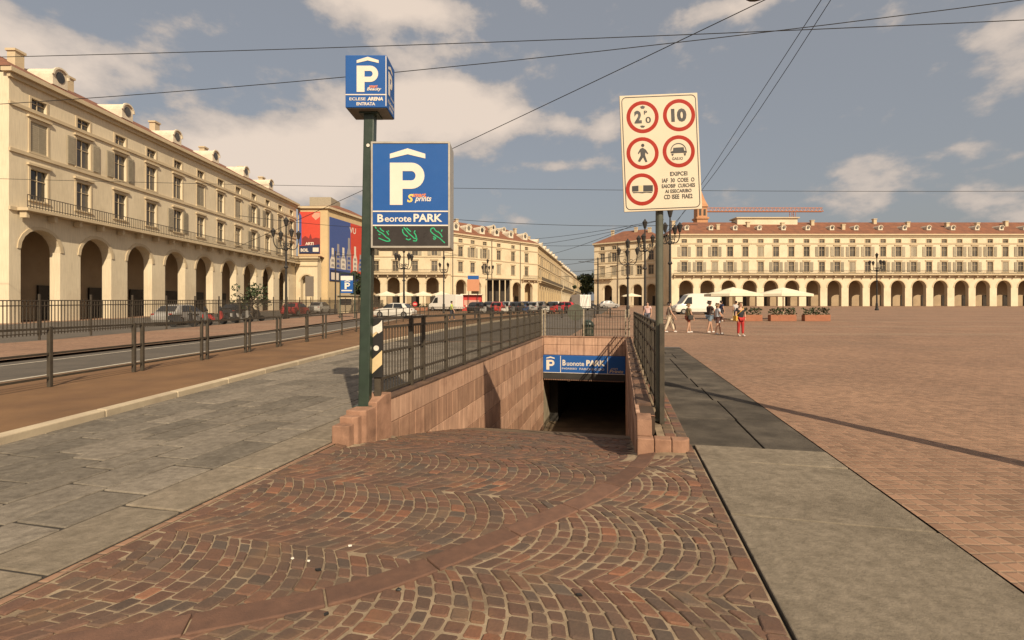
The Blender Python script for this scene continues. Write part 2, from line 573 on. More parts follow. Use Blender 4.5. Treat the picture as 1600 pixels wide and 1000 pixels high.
# pale kerb stones
kerb = tag(MB().build('kerb', M['kerb_pale']), 'pale stone kerb along the ochre verge', kind='structure')
for (a, b), (c, d) in zip(KERB[1:-1], KERB[2:]):
    L = math.hypot(c - a, d - b)
    n = max(1, int(L / 1.4))
    for i in range(n):
        t0, t1 = i / n, (i + 1) / n - .012 / L
        p0 = Vector((a + (c - a) * t0, b + (d - b) * t0, 0))
        p1 = Vector((a + (c - a) * t1, b + (d - b) * t1, 0))
        e = (p1 - p0).normalized()
        nn = Vector((e.y, -e.x, 0)) * .075
        q = MB()
        zb0, zb1 = gz(p0.y), gz(p1.y)
        q.ring([[p0 - nn + Vector((0, 0, zb0 - .02)), p0 + nn + Vector((0, 0, zb0 - .02)), p0 + nn + Vector((0, 0, zb0 + .115)), p0 - nn + Vector((0, 0, zb0 + .125))],
                [p1 - nn + Vector((0, 0, zb1 - .02)), p1 + nn + Vector((0, 0, zb1 - .02)), p1 + nn + Vector((0, 0, zb1 + .115)), p1 - nn + Vector((0, 0, zb1 + .125))]])
        q.build('kerb_stone', M['kerb_pale'], kerb, bev=.015)

# ------------------------------------------------------------------ ramp profile
PROF = [(-10, 0), (4.6, 0), (5.2, -.05), (5.76, -.135), (6.8, -.32), (8.07, -.58), (9.97, -1.0), (11.5, -1.38), (13, -1.78), (16, -2.58), (19.0, -3.36), (20.5, -3.5), (40, -3.5)]


def zr(v):
    for (a, b), (c, d) in zip(PROF, PROF[1:]):
        if a <= v <= c:
            return b + (d - b) * (v - a) / (c - a)
    return PROF[-1][1]


UL, UR = -3.08, 0.17                   # inner faces of the ramp walls


def zz2(u, v):                         # the setts dip into the ramp but meet the level paving at both sides
    if v > 5.76:
        return zr(v) if u < UR + .12 else 0.0
    k = max(0.0, min(1.0, (.50 - u) / .55)) * max(0.0, min(1.0, (u - HU0) / .2))
    return zr(v) * k


rm = MB()
vs = [-6, 0, 3, 4.6, 5.2, 5.76, 6.3, 6.8, 7.4, 8.07, 9, 9.97, 11.5, 13, 14.5, 16, 19.0]
for a, b in zip(vs, vs[1:]):
    l = HU0 - .06 if b <= 5.2 else UL - .2
    r = .8 if b <= 5.76 else UR + .1
    us = [l, l + .25, -1.5, -.05, UR + .1] if b > 5.76 else [l, HU0 + .2, -1.5, -.05, .2, .5, r]
    for c, d in zip(us, us[1:]):
        rm.quad((c, a, zz2(c, a) - .0050), (d, a, zz2(d, a) - .0050), (d, b, zz2(d, b) - .0050), (c, b, zz2(c, b) - .0050))
apron = rm.build('cobbled_ramp', M['mortar'])
apron.rotation_euler = (0, 0, -TH)
tag(apron, 'fan laid red porphyry setts leading down into the ramp', kind='structure')
fm = MB()
for a, b in zip([8.6, 9.97, 11.5, 13, 14.5, 16, 19, 20.5, 34], [9.97, 11.5, 13, 14.5, 16, 19, 20.5, 34]):
    fm.quad((UL - .1, a, zr(a) - .004), (UR + .1, a, zr(a) - .004), (UR + .1, b, zr(b) - .004), (UL - .1, b, zr(b) - .004))
o = fm.build('ramp_surface', M['ramp_floor'])
o.rotation_euler = (0, 0, -TH)
tag(o, 'dusty brown surface of the ramp running down to the entrance', kind='structure')

# curved pink granite strip
SP = [G(1012, 702), G(1004, 716), G(983, 738), G(945, 766), G(885, 796), G(800, 832), G(700, 873), G(600, 909), G(500, 936), G(410, 955), G(250, 985), G(60, 1015)]
SPu = [UV(*p) for p in SP]
dense = []
for i in range(len(SPu) - 1):
    p0, p1, p2, p3 = SPu[max(i - 1, 0)], SPu[i], SPu[i + 1], SPu[min(i + 2, len(SPu) - 1)]
    for k in range(12):
        t = k / 12
        dense.append(tuple(.5 * (2 * p1[c] + (p2[c] - p0[c]) * t + (2 * p0[c] - 5 * p1[c] + 4 * p2[c] - p3[c]) * t * t + (3 * p1[c] - p0[c] - 3 * p2[c] + p3[c]) * t ** 3) for c in (0, 1)))
dense.append(SPu[-1])


def strip_side(u, v):
    best, sd = 1e9, 1
    for (a, b), (c, d) in zip(dense, dense[1:]):
        ex, ey = c - a, d - b
        L2 = ex * ex + ey * ey + 1e-9
        t = max(0, min(1, ((u - a) * ex + (v - b) * ey) / L2))
        qx, qy = a + ex * t - u, b + ey * t - v
        dd = qx * qx + qy * qy
        if dd < best:
            best = dd
            sd = 1 if ex * (v - b) - ey * (u - a) > 0 else -1
    return math.sqrt(best), sd


acc = 0
cur = [dense[0]]
SW = .088
for a, b in zip(dense, dense[1:]):
    acc += math.hypot(b[0] - a[0], b[1] - a[1])
    cur.append(b)
    if acc > .62 or b == dense[-1]:
        lf, rt = [], []
        for i, p in enumerate(cur):
            q0, q1 = cur[max(i - 1, 0)], cur[min(i + 1, len(cur) - 1)]
            e = Vector((q1[0] - q0[0], q1[1] - q0[1])).normalized()
            k = .006 if i == 0 else (-.006 if i == len(cur) - 1 else 0)
            lf.append((p[0] - e.y * SW + e.x * k, p[1] + e.x * SW + e.y * k))
            rt.append((p[0] + e.y * SW + e.x * k, p[1] - e.x * SW + e.y * k))
        q = MB()
        poly = rt + lf[::-1]
        zt = lambda p: zz2(*p) + .012
        q.ring([[(x, y, zz2(x, y) - .06) for x, y in poly], [(x, y, zt((x, y))) for x, y in poly]])
        q.build('strip_stone', M['kerb_pink'], apron, bev=.008)
        acc, cur = 0, [b]

# setts
PAL = [(.185, .095, .06), (.145, .082, .056), (.12, .078, .056), (.095, .072, .056), (.24, .105, .058), (.135, .098, .07), (.165, .088, .06), (.11, .092, .074), (.27, .125, .07)]
PALW = [7, 7, 5, 2, 2, 3, 7, 1, 1]
setts = []                              # (distance, u, v, corners)


def add_sett(cs, gap, lift=0.0, zf=zz2):
    cu = sum(c[0] for c in cs) / 4
    cv = sum(c[1] for c in cs) / 4
    setts.append((cs, gap, cu, cv, lift, zf))


WB, PC, RISE = 1.12, .104, .25


def arc_u(t):
    return RISE * (1 - 4 * t * t) ** 1.0


rs = random.Random(11)
for bnd in range(-1, 10):
    v0 = .62 + bnd * WB
    nk = int((HU1 - HU0 + 1.6) / PC)
    wob = [rs.uniform(-.012, .012) for _ in range(nk + 2)]
    for k in range(nk):
        ub = HU0 - 1.3 + k * PC
        n = 10 + rs.choice((0, 1, 1, 2))
        ts = [-.5] + sorted(-.5 + (j + rs.uniform(-.13, .13)) / n + (.5 / n if k % 2 else 0) for j in range(1, n)) + [.5]
        for t0, t1 in zip(ts, ts[1:]):
            if t1 - t0 < .035:
                continue
            c = []
            for (kk, t) in ((k, t0), (k + 1, t0), (k + 1, t1), (k, t1)):
                c.append((HU0 - 1.3 + kk * PC + wob[kk] + arc_u(t) + .010 * math.sin(7 * t + kk * 1.7), v0 + (t + .5) * WB))
            cu = sum(q[0] for q in c) / 4
            cv = sum(q[1] for q in c) / 4
            hi = .685 if cv < 5.62 else UR - .05
            lo = HU0 + .125 if cv < 5.05 else UL + .05
            if cu < lo or cu > hi or cv > 8.9 or cv < .5:
                continue
            if 5.5 < cv < 5.72 and cu > UR - .04:
                continue
            ds, sd = strip_side(cu, cv)
            if ds < SW * .7:
                continue
            inner = sd < 0
            add_sett(c, (.0070, .0048) if not inner else (.0042, .0022))
for (ua, ub_, va, vb) in ((.675, .795, .6, 5.95), (HU0 + .005, HU0 + .135, .6, 5.05)):
    v = va
    while v < vb:
        l = rs.uniform(.10, .17)
        add_sett([(ua + rs.uniform(0, .012), v), (ub_, v), (ub_, v + l), (ua + rs.uniform(0, .012), v + l)], (.006, .006))
        v += l


def sett_geo(cs, gap, cu, cv, lift, zf, r):
    # rounded corner ring
    pts = []
    for i in range(4):
        p = Vector(cs[i])
        a = (Vector(cs[i - 1]) - p)
        b = (Vector(cs[(i + 1) % 4]) - p)
        la, lb = a.length, b.length
        a.normalize()
        b.normalize()
        ga, gb = (gap[1], gap[0]) if i in (0, 2) else gap
        p = p + a * ga * r.uniform(.6, 1.5) + b * gb * r.uniform(.6, 1.5)
        k = r.uniform(.005, .015)
        pts.append(p + a * min(k, la * .3))
        pts.append(p + b * min(k, lb * .3))
    c = Vector((cu, cv))
    dz = r.uniform(-.004, .005)
    tl, tm = r.uniform(-.03, .03), r.uniform(-.03, .03)
    rings = []
    for f, z in ((1.0, -.03), (1.0, -.0055), (.95, -.0015), (.84, .002)):
        rr = []
        for p in pts:
            q = c + (p - c) * f
            rr.append((q.x, q.y, zf(q.x, q.y) + z + dz + lift + (0 if z < -.02 else tl * (q.x - cu) + tm * (q.y - cv))))
        rings.append(rr)
    return rings


def visd(s):
    w = W(s[2], s[3])
    d = w.y
    if d < 1.9:
        return 1e6
    px = 800 + F_PX * w.x / d
    py = HOR + F_PX * EYE / d
    if py > 1012 or px < 380 or px > 1200:
        return 500 + d
    return d


setts.sort(key=visd)
big = MB()
big_c = []
n_ind = 0
for i, s in enumerate(setts):
    r = random.Random(i)
    rings = sett_geo(*s, r)
    col = r.choices(PAL, PALW)[0]
    k = r.uniform(.78, 1.18)
    col = (*[min(1, x * k) for x in col], 1)
    if i < 290:
        q = MB(off=(s[2], s[3], 0))
        q.ring(rings)
        me = q.mesh('sett', M['sett'])
        ca = me.color_attributes.new('tint', 'FLOAT_COLOR', 'POINT')
        ca.data.foreach_set('color', [x for _ in range(len(me.vertices)) for x in col])
        put('sett', me, apron, smooth=False, loc=(s[2], s[3], 0))
    else:
        big.ring(rings)
        big_c += [x for _ in range(sum(len(a) for a in rings)) for x in col]
me = big.mesh('setts', M['sett'])
ca = me.color_attributes.new('tint', 'FLOAT_COLOR', 'POINT')
ca.data.foreach_set('color', big_c)
o = put('setts', me, apron)
o['kind'] = 'stuff'

# a few scraps of litter lying on the setts
for i, (px, py, c) in enumerate([(547, 855, 'paper'), (482, 879, 'paper'), (457, 875, 'paper'), (497, 893, 'black'), (623, 924, 'black'), (510, 962, 'black'), (905, 932, 'black')]):
    x, y = G(px, py)
    q = MB(off=(x, y, 0))
    a = i * 1.3
    w_, h_ = (.012, .008) if c == 'paper' else (.017, .012)
    pts = []
    for k in range(6):
        an = a + k * math.pi / 3
        pts.append((x + math.cos(an) * w_ * (1 + .3 * math.sin(k * 2.2 + i)), y + math.sin(an) * h_ * (1 + .3 * math.cos(k * 3.1 + i))))
    q.ring([[(p[0], p[1], .006 + .004 * (k % 2)) for k, p in enumerate(pts)], [(p[0], p[1], .010 + .006 * (k % 2)) for k, p in enumerate(pts)]])
    o = q.build('litter_scrap', M['paper' if c == 'paper' else 'black'], loc=(x, y, 0))
    if c == 'paper':
        tag(o, 'small white scrap of paper litter on the setts', 'litter', 'white litter scraps on the setts')
    else:
        tag(o, 'small black blot of litter on the setts', 'litter', 'black litter scraps on the setts')

# ------------------------------------------------------------------ left slabs, right footway
road = tag(MB().build('slab_road', M['stone_grey']), 'grey stone slab roadway left of the ramp wall', kind='structure')
rs = random.Random(5)


def slab(par, name, u0, u1, v0, v1, zt, mat, th=.05, tilt=.004):
    q = MB(off=((u0 + u1) / 2, (v0 + v1) / 2, 0))
    g = .012
    j = lambda: rs.uniform(-.008, .008)
    pts = [(u0 + g + j() * .4, v0 + g + j()), (u1 - g + j() * .4, v0 + g + j()), (u1 - g + j() * .4, v1 - g + j()), (u0 + g + j() * .4, v1 - g + j())]
    q.ring([[(x, y, zt - th) for x, y in pts], [(x, y, zt + rs.uniform(-tilt, tilt)) for x, y in pts]])
    o = q.build(name, mat, par, bev=.008)
    w = W((u0 + u1) / 2, (v0 + v1) / 2)
    o.location = w
    o.rotation_euler = (0, 0, -TH)
    return o


u = -3.3
row = 0
while u > -13:
    wd = .58 if row == 0 else rs.uniform(.36, .5)
    v = -2 + rs.uniform(0, .8)
    while v < 21.5:
        l = rs.uniform(.55, 1.0) if row else rs.uniform(.9, 1.3)
        w = W(u - wd / 2, v + l / 2)
        if w.y > 1.0 and w.y < 21.3 and w.x > kx(w.y) - .45 and w.x > -1.12 * w.y - 1.2:
            slab(road, 'slab', u - wd, u, v, v + l, .016, M['stone_pale'] if row == 0 and v < 9 else (M['stone_grey']))
        v += l
    u -= wd
    row += 1
foot = tag(MB().build('footway', M['stone_pale']), 'stone slab footway right of the ramp', kind='structure')
q = MB()
q.quad((.55, -6, -.03), (2.25, -6, -.03), (2.28, 19.95, -.03), (.55, 19.95, -.03))
o = q.build('footway_bed', M['joint_dark'], foot)
o.rotation_euler = (0, 0, -TH)
v = -1.5
while v < 19.6:
    l = rs.uniform(1.15, 1.6)
    if v < 5.95 < v + l:
        l = 5.95 - v
    l = min(l, 19.75 - v)
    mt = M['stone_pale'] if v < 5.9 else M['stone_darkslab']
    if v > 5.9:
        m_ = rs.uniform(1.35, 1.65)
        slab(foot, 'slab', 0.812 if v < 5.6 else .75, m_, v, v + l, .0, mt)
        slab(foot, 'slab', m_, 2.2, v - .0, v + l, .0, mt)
    else:
        slab(foot, 'slab', .812, 2.2, v, v + l, .0, mt)
    v += l

# ------------------------------------------------------------------ ramp walls
def wall_slabs(par, org, u, sgn, v0, v1, rows, first):
    q = MB(off=org)                     # core
    ub = u + sgn * .035
    q.box(min(ub, u + sgn * .22), max(ub, u + sgn * .22), v0 + .02, v1, -4.0, .315)
    q.build('wall_core', M['core'], par)
    for ri, (za, zb, ln) in enumerate(rows):
        v = v0
        k = 0
        while v < v1 - .05:
            l = ln * rs.uniform(.86, 1.14)
            e = min(v1, v + l)
            if v1 - e < .12:
                e = v1
            if zb > zr(e) + .01:
                q = MB(off=org)
                d = rs.uniform(-.004, .004)
                ua, uc = u + sgn * (d), u + sgn * .05
                z0 = max(za, zr(max(v, e)) - .3)
                q.box(min(ua, uc), max(ua, uc), v + .005, e - .005, za + .005, zb - .005)
                q.build('stone_slab', M['slab_light'] if ri % 2 == 0 else M['slab_dark'], par, bev=.004, seg=1)
            v = e
            k += 1


ROWS = [(.0, .33, .62)] + [(-.45 * k - .45, -.45 * k, .29) for k in range(8)]
lw, lo_ = ramp_thing('ramp_wall', 'sunlit pink stone slab wall of the ramp under the long railing', 'wall', UL - .1, 6.1)
wall_slabs(lw, lo_, UL, -1, 6.1, 19.6, ROWS, 0)
v = 6.1
while v < 19.5:                        # coping stones
    l = rs.uniform(.9, 1.2)
    e = min(v + l, 19.75)
    q = MB(off=lo_)
    q.box(UL - .26, UL + .012, v + .003, e - .003, .33, .365)
    q.build('coping_stone', M['coping'], lw, bev=.006)
    v = e
# stepped end pier of that wall
for (va, vb, z, ui) in ((5.08, 5.24, .20, -3.10), (5.24, 5.38, .27, -3.08), (5.38, 5.68, .32, -3.05), (5.68, 6.095, .43, -3.045)):
    q = MB(off=lo_)
    zb = zr(vb) - .06
    if vb < 6.0:
        pl = [(-3.30, va), (ui - .05, va), (ui, va + .05), (ui, vb - .003), (-3.30, vb - .003)]
        q.prism(pl, zb, z)
    else:
        q.ring([[(ui - .26, va, zb), (ui, va, zb), (ui, va, .37), (ui - .26, va, .37)],
                [(ui - .26, va + .22, zb), (ui, va + .22, zb), (ui, va + .22, z), (ui - .26, va + .22, z)],
                [(ui - .26, vb - .002, zb), (ui, vb - .002, zb), (ui, vb - .002, z), (ui - .26, vb - .002, z)]])
    q.build('pier_block', M['plinth'], lw, bev=.012)

rw, ro_ = ramp_thing('ramp_wall', 'shaded pink stone slab wall of the ramp beside the white traffic sign', 'wall', UR + .1, 5.9)
wall_slabs(rw, ro_, UR, 1, 5.95, 19.6, ROWS, 1)
v = 5.95
i = 0
while v < 19.5:
    l = rs.uniform(.32, .55)
    e = min(v + l, 19.7)
    q = MB(off=ro_)
    dz = rs.uniform(-.012, .015)
    z = .345 + dz if i else .31
    q.ring([[(UR - .01, v + .005, .30), (UR + .225, v + .005, .30), (UR + .2, v + .005, z), (UR + .03, v + .005, z - .01)],
            [(UR - .01, e - .005, .30), (UR + .225, e - .005, .30), (UR + .2, e - .005, z), (UR + .03, e - .005, z - .01)]])
    q.build('coping_stone', M['plinth'] if i in (0, 3, 5) else M['coping'], rw, bev=.012)
    v = e
    i += 1
q = MB(off=ro_)
q.box(UR + .23, .73, 5.73, 19.72, -.1, .115)
q.build('platform', M['mortar'], rw)
for (a, b) in ((UR + .005, .36), (.36, .545)):
    q = MB(off=ro_)
    q.box(a, b - .006, 5.58, 5.75, -.22, .13)
    q.build('plinth_block', M['plinth'], rw, bev=.012)
q = MB(off=ro_)
pl = [(.545, 5.58)] + [(.61 + .13 * math.sin(a * math.pi / 12), 5.71 - .13 * math.cos(a * math.pi / 12)) for a in range(0, 7)] + [(.74, 5.75), (.545, 5.75)]
q.prism(pl, -.1, .13)
q.build('plinth_block', M['plinth'], rw, bev=.012)
q = MB(off=ro_)
q.ring([[(UR + .005, 5.68, .131), (UR + .17, 5.68, .131), (UR + .17, 5.74, .30), (UR + .005, 5.74, .30)],
        [(UR + .005, 5.95, .131), (UR + .17, 5.95, .131), (UR + .17, 5.95, .34), (UR + .005, 5.95, .34)]])
q.build('end_block', M['plinth'], rw, bev=.012)
v = 5.757                               # setts on the platform, then its outer border
while v < 9.5:
    l = rs.uniform(.12, .17)
    us = [UR + .31, .61, .735]
    for a, b in zip(us, us[1:]):
        cs = [(a, v), (b, v), (b, v + l), (a, v + l)]
        rr = sett_geo(cs, (.006, .006), (a + b) / 2, v + l / 2, .122, lambda x, y: 0, rs)
        q = MB(off=ro_)
        q.ring(rr)
        col = (*[x * rs.uniform(.9, 1.3) for x in rs.choices(PAL, PALW)[0]], 1)
        me = q.mesh('platform_sett', M['sett'])
        ca = me.color_attributes.new('tint', 'FLOAT_COLOR', 'POINT')
        ca.data.foreach_set('color', [x for _ in range(len(me.vertices)) for x in col])
        put('platform_sett', me, rw)
    v += l

fw, fo_ = ramp_thing('ramp_wall', 'pink stone head wall above the tunnel entrance', 'wall', -1.5, 19.62)
q = MB(off=fo_)
q.box(UL - .2, UR + .2, 19.66, 20.05, -1.42, .31)
q.build('wall_core', M['core'], fw)
for (za, zb) in ((.03, .33), (-.38, .03)):
    n = 6
    for i in range(n):
        a = UL + (UR - UL) * i / n
        b = UL + (UR - UL) * (i + 1) / n
        q = MB(off=fo_)
        q.box(a + .005, b - .005, 19.62, 19.67, za + .005, zb - .005)
        q.build('stone_slab', M['slab_light'], fw, bev=.004, seg=1)
q = MB(off=fo_)
q.box(UL - .2, UR + .42, 19.6, 20.08, .335, .37)
q.build('coping', M['plinth'], fw, bev=.008)
q = MB(off=fo_)
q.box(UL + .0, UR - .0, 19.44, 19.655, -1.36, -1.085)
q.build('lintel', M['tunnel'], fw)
# tunnel interior
tu, to_ = ramp_thing('tunnel', 'dark car park tunnel behind the entrance', 'tunnel', -1.5, 20.0)
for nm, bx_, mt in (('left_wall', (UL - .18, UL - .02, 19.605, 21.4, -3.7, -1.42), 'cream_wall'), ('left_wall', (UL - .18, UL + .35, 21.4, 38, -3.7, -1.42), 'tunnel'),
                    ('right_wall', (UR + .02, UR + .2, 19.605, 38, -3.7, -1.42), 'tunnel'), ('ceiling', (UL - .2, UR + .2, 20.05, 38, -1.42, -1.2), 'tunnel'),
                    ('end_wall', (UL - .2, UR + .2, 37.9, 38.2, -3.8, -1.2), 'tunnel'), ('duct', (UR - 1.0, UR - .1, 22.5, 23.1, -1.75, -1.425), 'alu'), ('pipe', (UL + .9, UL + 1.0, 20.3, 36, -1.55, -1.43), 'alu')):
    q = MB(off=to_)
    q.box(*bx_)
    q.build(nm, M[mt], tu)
bar, bo_ = ramp_thing('height_bar', 'dark bar with a row of small rusty teeth under the blue entrance sign', 'height bar', -1.5, 19.42, -1.3)
q = MB(off=bo_)
q.box(UL + .03, UR - .03, 19.405, 19.435, -1.33, -1.29)
q.build('bar', M['black_iron'], bar)
q = MB(off=bo_)
for i in range(44):
    a = UL + .05 + i * (UR - UL - .1) / 44
    q.box(a, a + .045, 19.395, 19.43, -1.365, -1.331)
q.build('teeth', M['plinth'], bar)['kind'] = 'stuff'

# ------------------------------------------------------------------ railings
def fence(name, label, cat, p0, p1, posts, rails, bars=None, mat='iron', post_h=1.1, post_w=.05, post_z=0.0, rail_t=.022, bar_sp=.09, bar_z=(.05, .9), bar_w=.012, group=None, stuffbars=False, end_mat=None):
    p0, p1 = Vector(p0), Vector(p1)
    d = p1 - p0
    L = math.hypot(d.x, d.y)
    t = thing(name, label, cat, p0, math.atan2(d.y, d.x), group)
    sl = d.z / L
    q = MB()
    q.box(-post_w / 2, post_w / 2, -post_w / 2, post_w / 2, post_z, post_h)
    pm_ = None
    for i, s in enumerate(posts):
        if pm_ is None:
            o = q.build('post', M[mat], t, bev=.006)
            pm_ = o
        else:
            o = pm_.copy()
            COL.objects.link(o)
            o.parent = t
        o.location = (s, 0, sl * s)
        if end_mat and i in (0, len(posts) - 1):
            me = o.data.copy()
            me.materials[0] = M[end_mat]
            o.data = me
    for rz_ in rails:
        q = MB()
        a, b = posts[0], posts[-1]
        h = rail_t
        q.ring([[(a, -h, rz_ - h + sl * a), (a, h, rz_ - h + sl * a), (a, h, rz_ + h + sl * a), (a, -h, rz_ + h + sl * a)],
                [(b, -h, rz_ - h + sl * b), (b, h, rz_ - h + sl * b), (b, h, rz_ + h + sl * b), (b, -h, rz_ + h + sl * b)]])
        q.build('rail', M[mat], t)
    if bars:
        n = int(L / bar_sp)
        if stuffbars:
            q = MB()
            for i in range(1, n):
                s = i * bar_sp
                q.box(s - bar_w, s + bar_w, -bar_w * .7, bar_w * .7, bar_z[0] + sl * s, bar_z[1] + sl * s)
            q.build('bars', M[mat], t)['kind'] = 'stuff'
        else:
            q = MB()
            q.box(-bar_w, bar_w, -bar_w * .7, bar_w * .7, bar_z[0], bar_z[1])
            me = q.mesh('bar', M[mat])
            for i in range(1, n):
                s = i * bar_sp
                if min(abs(s - x) for x in posts) < .03:
                    continue
                put('bar', me, t, loc=(s, 0, sl * s))
    return t


LEN = 19.7 - 6.05
pl = [.03, 1.02, 1.50] + [1.5 + 1.075 * k for k in range(1, 12)]
pl = [p for p in pl if p < LEN] + [LEN - .02]
fence('ramp_railing', 'long dark iron railing on the sunlit ramp wall', 'railing', W(UL - .12, 6.05, .365), W(UL - .12, 19.7, .365), pl, (1.06, .94, .60, .24, .05), True, post_h=1.08, post_w=.06, bar_sp=.092, bar_z=(.05, .94), bar_w=.0075, rail_t=.018)
fence('ramp_railing', 'dark iron railing along the footway behind the white traffic sign', 'railing', W(.50, 6.35, .12), W(.50, 19.7, .12), [.03] + [1.075 * k for k in range(1, 13)] + [13.3], (1.24, 1.12, .80, .45, .12), True, post_h=1.26, post_w=.06, bar_sp=.092, bar_z=(.05, 1.12), bar_w=.0075, rail_t=.018)
fence('ramp_railing', 'short iron railing above the tunnel entrance with cream end posts', 'railing', W(UL - .1, 19.85, .37), W(UR + .3, 19.85, .37), [0.0, .12, 1.7, 3.35, 3.48], (1.04, .82, .30), True, post_h=1.1, post_w=.055, bar_sp=.105, bar_z=(.03, 1.04), bar_w=.009, rail_t=.014, end_mat='iron_pale')
bx = -8.55
fence('barrier', 'brown two rail barrier on the ochre verge', 'barrier', (bx, 2.6, .1), (bx, 22, .1), [0, 2.1, 2.35, 4.3, 4.55, 6.4, 8.4, 8.65, 10.8, 11.05, 13.0, 13.25, 15.1, 15.35, 17.6, 17.75, 19.4], (1.08, .62, .18), post_h=1.12, post_w=.065, rail_t=.02)
fence('barrier', 'brown two rail barrier continuing along the verge towards the white car', 'barrier', (bx, 22.05, .1), (bx, 52, .1 + gz(52)), [.3] + [2.4 + 2.3 * k for k in range(12)], (1.08, .62, .18), post_h=1.12, post_w=.065, rail_t=.02)
fence('iron_fence', 'tall dark bar fence before the side road', 'fence', (-20.6, 16, .05), (-20.6, 78, gz(78)), [2.6 * k for k in range(24)], (1.72, 1.5, .3), True, post_h=2.0, post_w=.07, bar_sp=.16, bar_z=(.2, 1.72), bar_w=.016, stuffbars=True)
fence('barrier', 'low dark railing across the far square before the parked cars', 'barrier', (-13, 52, gz(52)), (12, 60, gz(60)), [2.0 * k for k in range(14)], (.98, .5), True, post_h=1.0, post_w=.06, bar_sp=.2, bar_z=(.1, .98), bar_w=.014, stuffbars=True)

# ------------------------------------------------------------------ signs
def text_mesh(s, mat, bold=0.0, shear=0.0):
    cu = bpy.data.curves.new('txt', 'FONT')
    cu.body = s
    cu.size = 1.0
    cu.offset = bold
    cu.shear = shear
    cu.resolution_u = 3
    ob = bpy.data.objects.new('txt', cu)
    COL.objects.link(ob)
    dg = bpy.context.evaluated_depsgraph_get()
    me = bpy.data.meshes.new_from_object(ob.evaluated_get(dg))
    bpy.data.objects.remove(ob)
    bpy.data.curves.remove(cu)
    me.materials.clear()
    me.materials.append(mat)
    return me


def text(par, s, x0, x1, z0, z1, y, mat, bold=.02, shear=0.0, name='lettering', side=None):
    me = text_mesh(s, mat, bold, shear)
    xs = [v.co.x for v in me.vertices]
    ys = [v.co.y for v in me.vertices]
    a, b, c, d = min(xs), max(xs), min(ys), max(ys)
    for v in me.vertices:
        X = x0 + (v.co.x - a) / (b - a) * (x1 - x0)
        Z = z0 + (v.co.y - c) / (d - c) * (z1 - z0)
        v.co = (X, y, Z) if side is None else (y, X, Z)
    return put(name, me, par)


def flat(par, name, poly, y, mat, th=.002):   # a thin printed shape on a front face, poly in x,z
    q = MB()
    q.extr(poly, y, y + th)
    return q.build(name, mat, par)


def p_glyph(par, x, z, h, y, mat, side=None):
    q = MB()
    th = .003

    def ex(poly):
        if side is None:
            q.extr([(x + a * h, z + b * h) for a, b in poly], y - th, y)
        else:
            q.ring([[(y, x + a * h * side, z + b * h) for a, b in poly], [(y + th, x + a * h * side, z + b * h) for a, b in poly]])
    ex([(0, 0), (.30, 0), (.30, 1), (0, 1)])
    ex([(.30, .80), (.51, .80), (.51, 1), (.30, 1)])
    ex([(.30, .38), (.51, .38), (.51, .58), (.30, .58)])
    n = 12
    for i in range(n):
        a, b = -math.pi / 2 + math.pi * i / n, -math.pi / 2 + math.pi * (i + 1) / n
        ex([(.51 + .11 * math.cos(a) * .9, .69 + .11 * math.sin(a)), (.51 + .31 * math.cos(a), .69 + .31 * math.sin(a)), (.51 + .31 * math.cos(b), .69 + .31 * math.sin(b)), (.51 + .11 * math.cos(b) * .9, .69 + .11 * math.sin(b))])
    q.build('parking_letter', mat, par)
    q = MB()

    def ex2(poly):
        if side is None:
            q.extr([(x + a * h, z + b * h) for a, b in poly], y - th, y)
        else:
            q.ring([[(y, x + a * h * side, z + b * h) for a, b in poly], [(y + th, x + a * h * side, z + b * h) for a, b in poly]])
    ex2([(.0, 1.10), (.42, 1.20), (.42, 1.34), (.0, 1.21)])
    ex2([(.42, 1.20), (.84, 1.10), (.84, 1.21), (.42, 1.34)])
    q.build('roof_mark', mat, par)


PX, PY = -1.87, 6.3
ps = thing('parking_sign', 'tall dark green post carrying a blue parking cube and a large blue parking panel', 'sign', (PX, PY, 0.0))
LEAN = -0.0


def L(px, py, d):
    p = P(px, py, d)
    return (p.x - PX, p.z)


q = MB()
zc = L(570, 172, 6.3)[1]
q.ring([[(-.105, -.07, .30), (.035, -.07, .30), (.035, .07, .30), (-.105, .07, .30)],
        [(-.03, -.07, zc), (.105, -.07, zc), (.105, .07, zc), (-.03, .07, zc)]])
q.build('pole', M['green_pole'], ps, bev=.015)
q = MB()
q.box(-.155, .085, -.11, .11, .295, .322)
q.build('base_plate', M['green_pole'], ps, bev=.006)
# blue cube
d0 = 6.1
x0, zt = L(539.5, 86, d0)
x1, zb = L(604.5, 168, d0)
y0 = d0 - PY
y1 = y0 + .40
q = MB()
q.box(x0, x1, y0, y1, zb, zt)
cube = q.build('sign_cube', M['blue'], ps, bev=.008)
q = MB()
q.box(x0 + .012, x1 - .012, y0 + .012, y1 - .012, zb - .006, zb + .001)
q.build('underside', M['box_under'], cube)
q = MB()
q.box((x0 + x1) / 2 - .12, (x0 + x1) / 2 + .12, y0 + .1, y0 + .33, zb - .03, zb - .0065)
q.build('mounting_plate', M['green_pole'], cube)
hh = zt - zb
ww = x1 - x0
p_glyph(cube, x0 + .275 * ww, zb + .295 * hh, .50 * hh, y0 - .001, M['white'])
flat(cube, 'white_line', [(x0 + .004, zb + .235 * hh), (x1 - .004, zb + .235 * hh), (x1 - .004, zb + .255 * hh), (x0 + .004, zb + .255 * hh)], y0 - .003, M['white'])
flat(cube, 'white_line', [(x1 - .016, zb + .02), (x1 - .006, zb + .02), (x1 - .006, zt - .01), (x1 - .016, zt - .01)], y0 - .0032, M['white'])
text(cube, 'smart', x0 + .57 * ww, x0 + .78 * ww, zb + .375 * hh, zb + .43 * hh, y0 - .003, M['ora'], .03, .3)
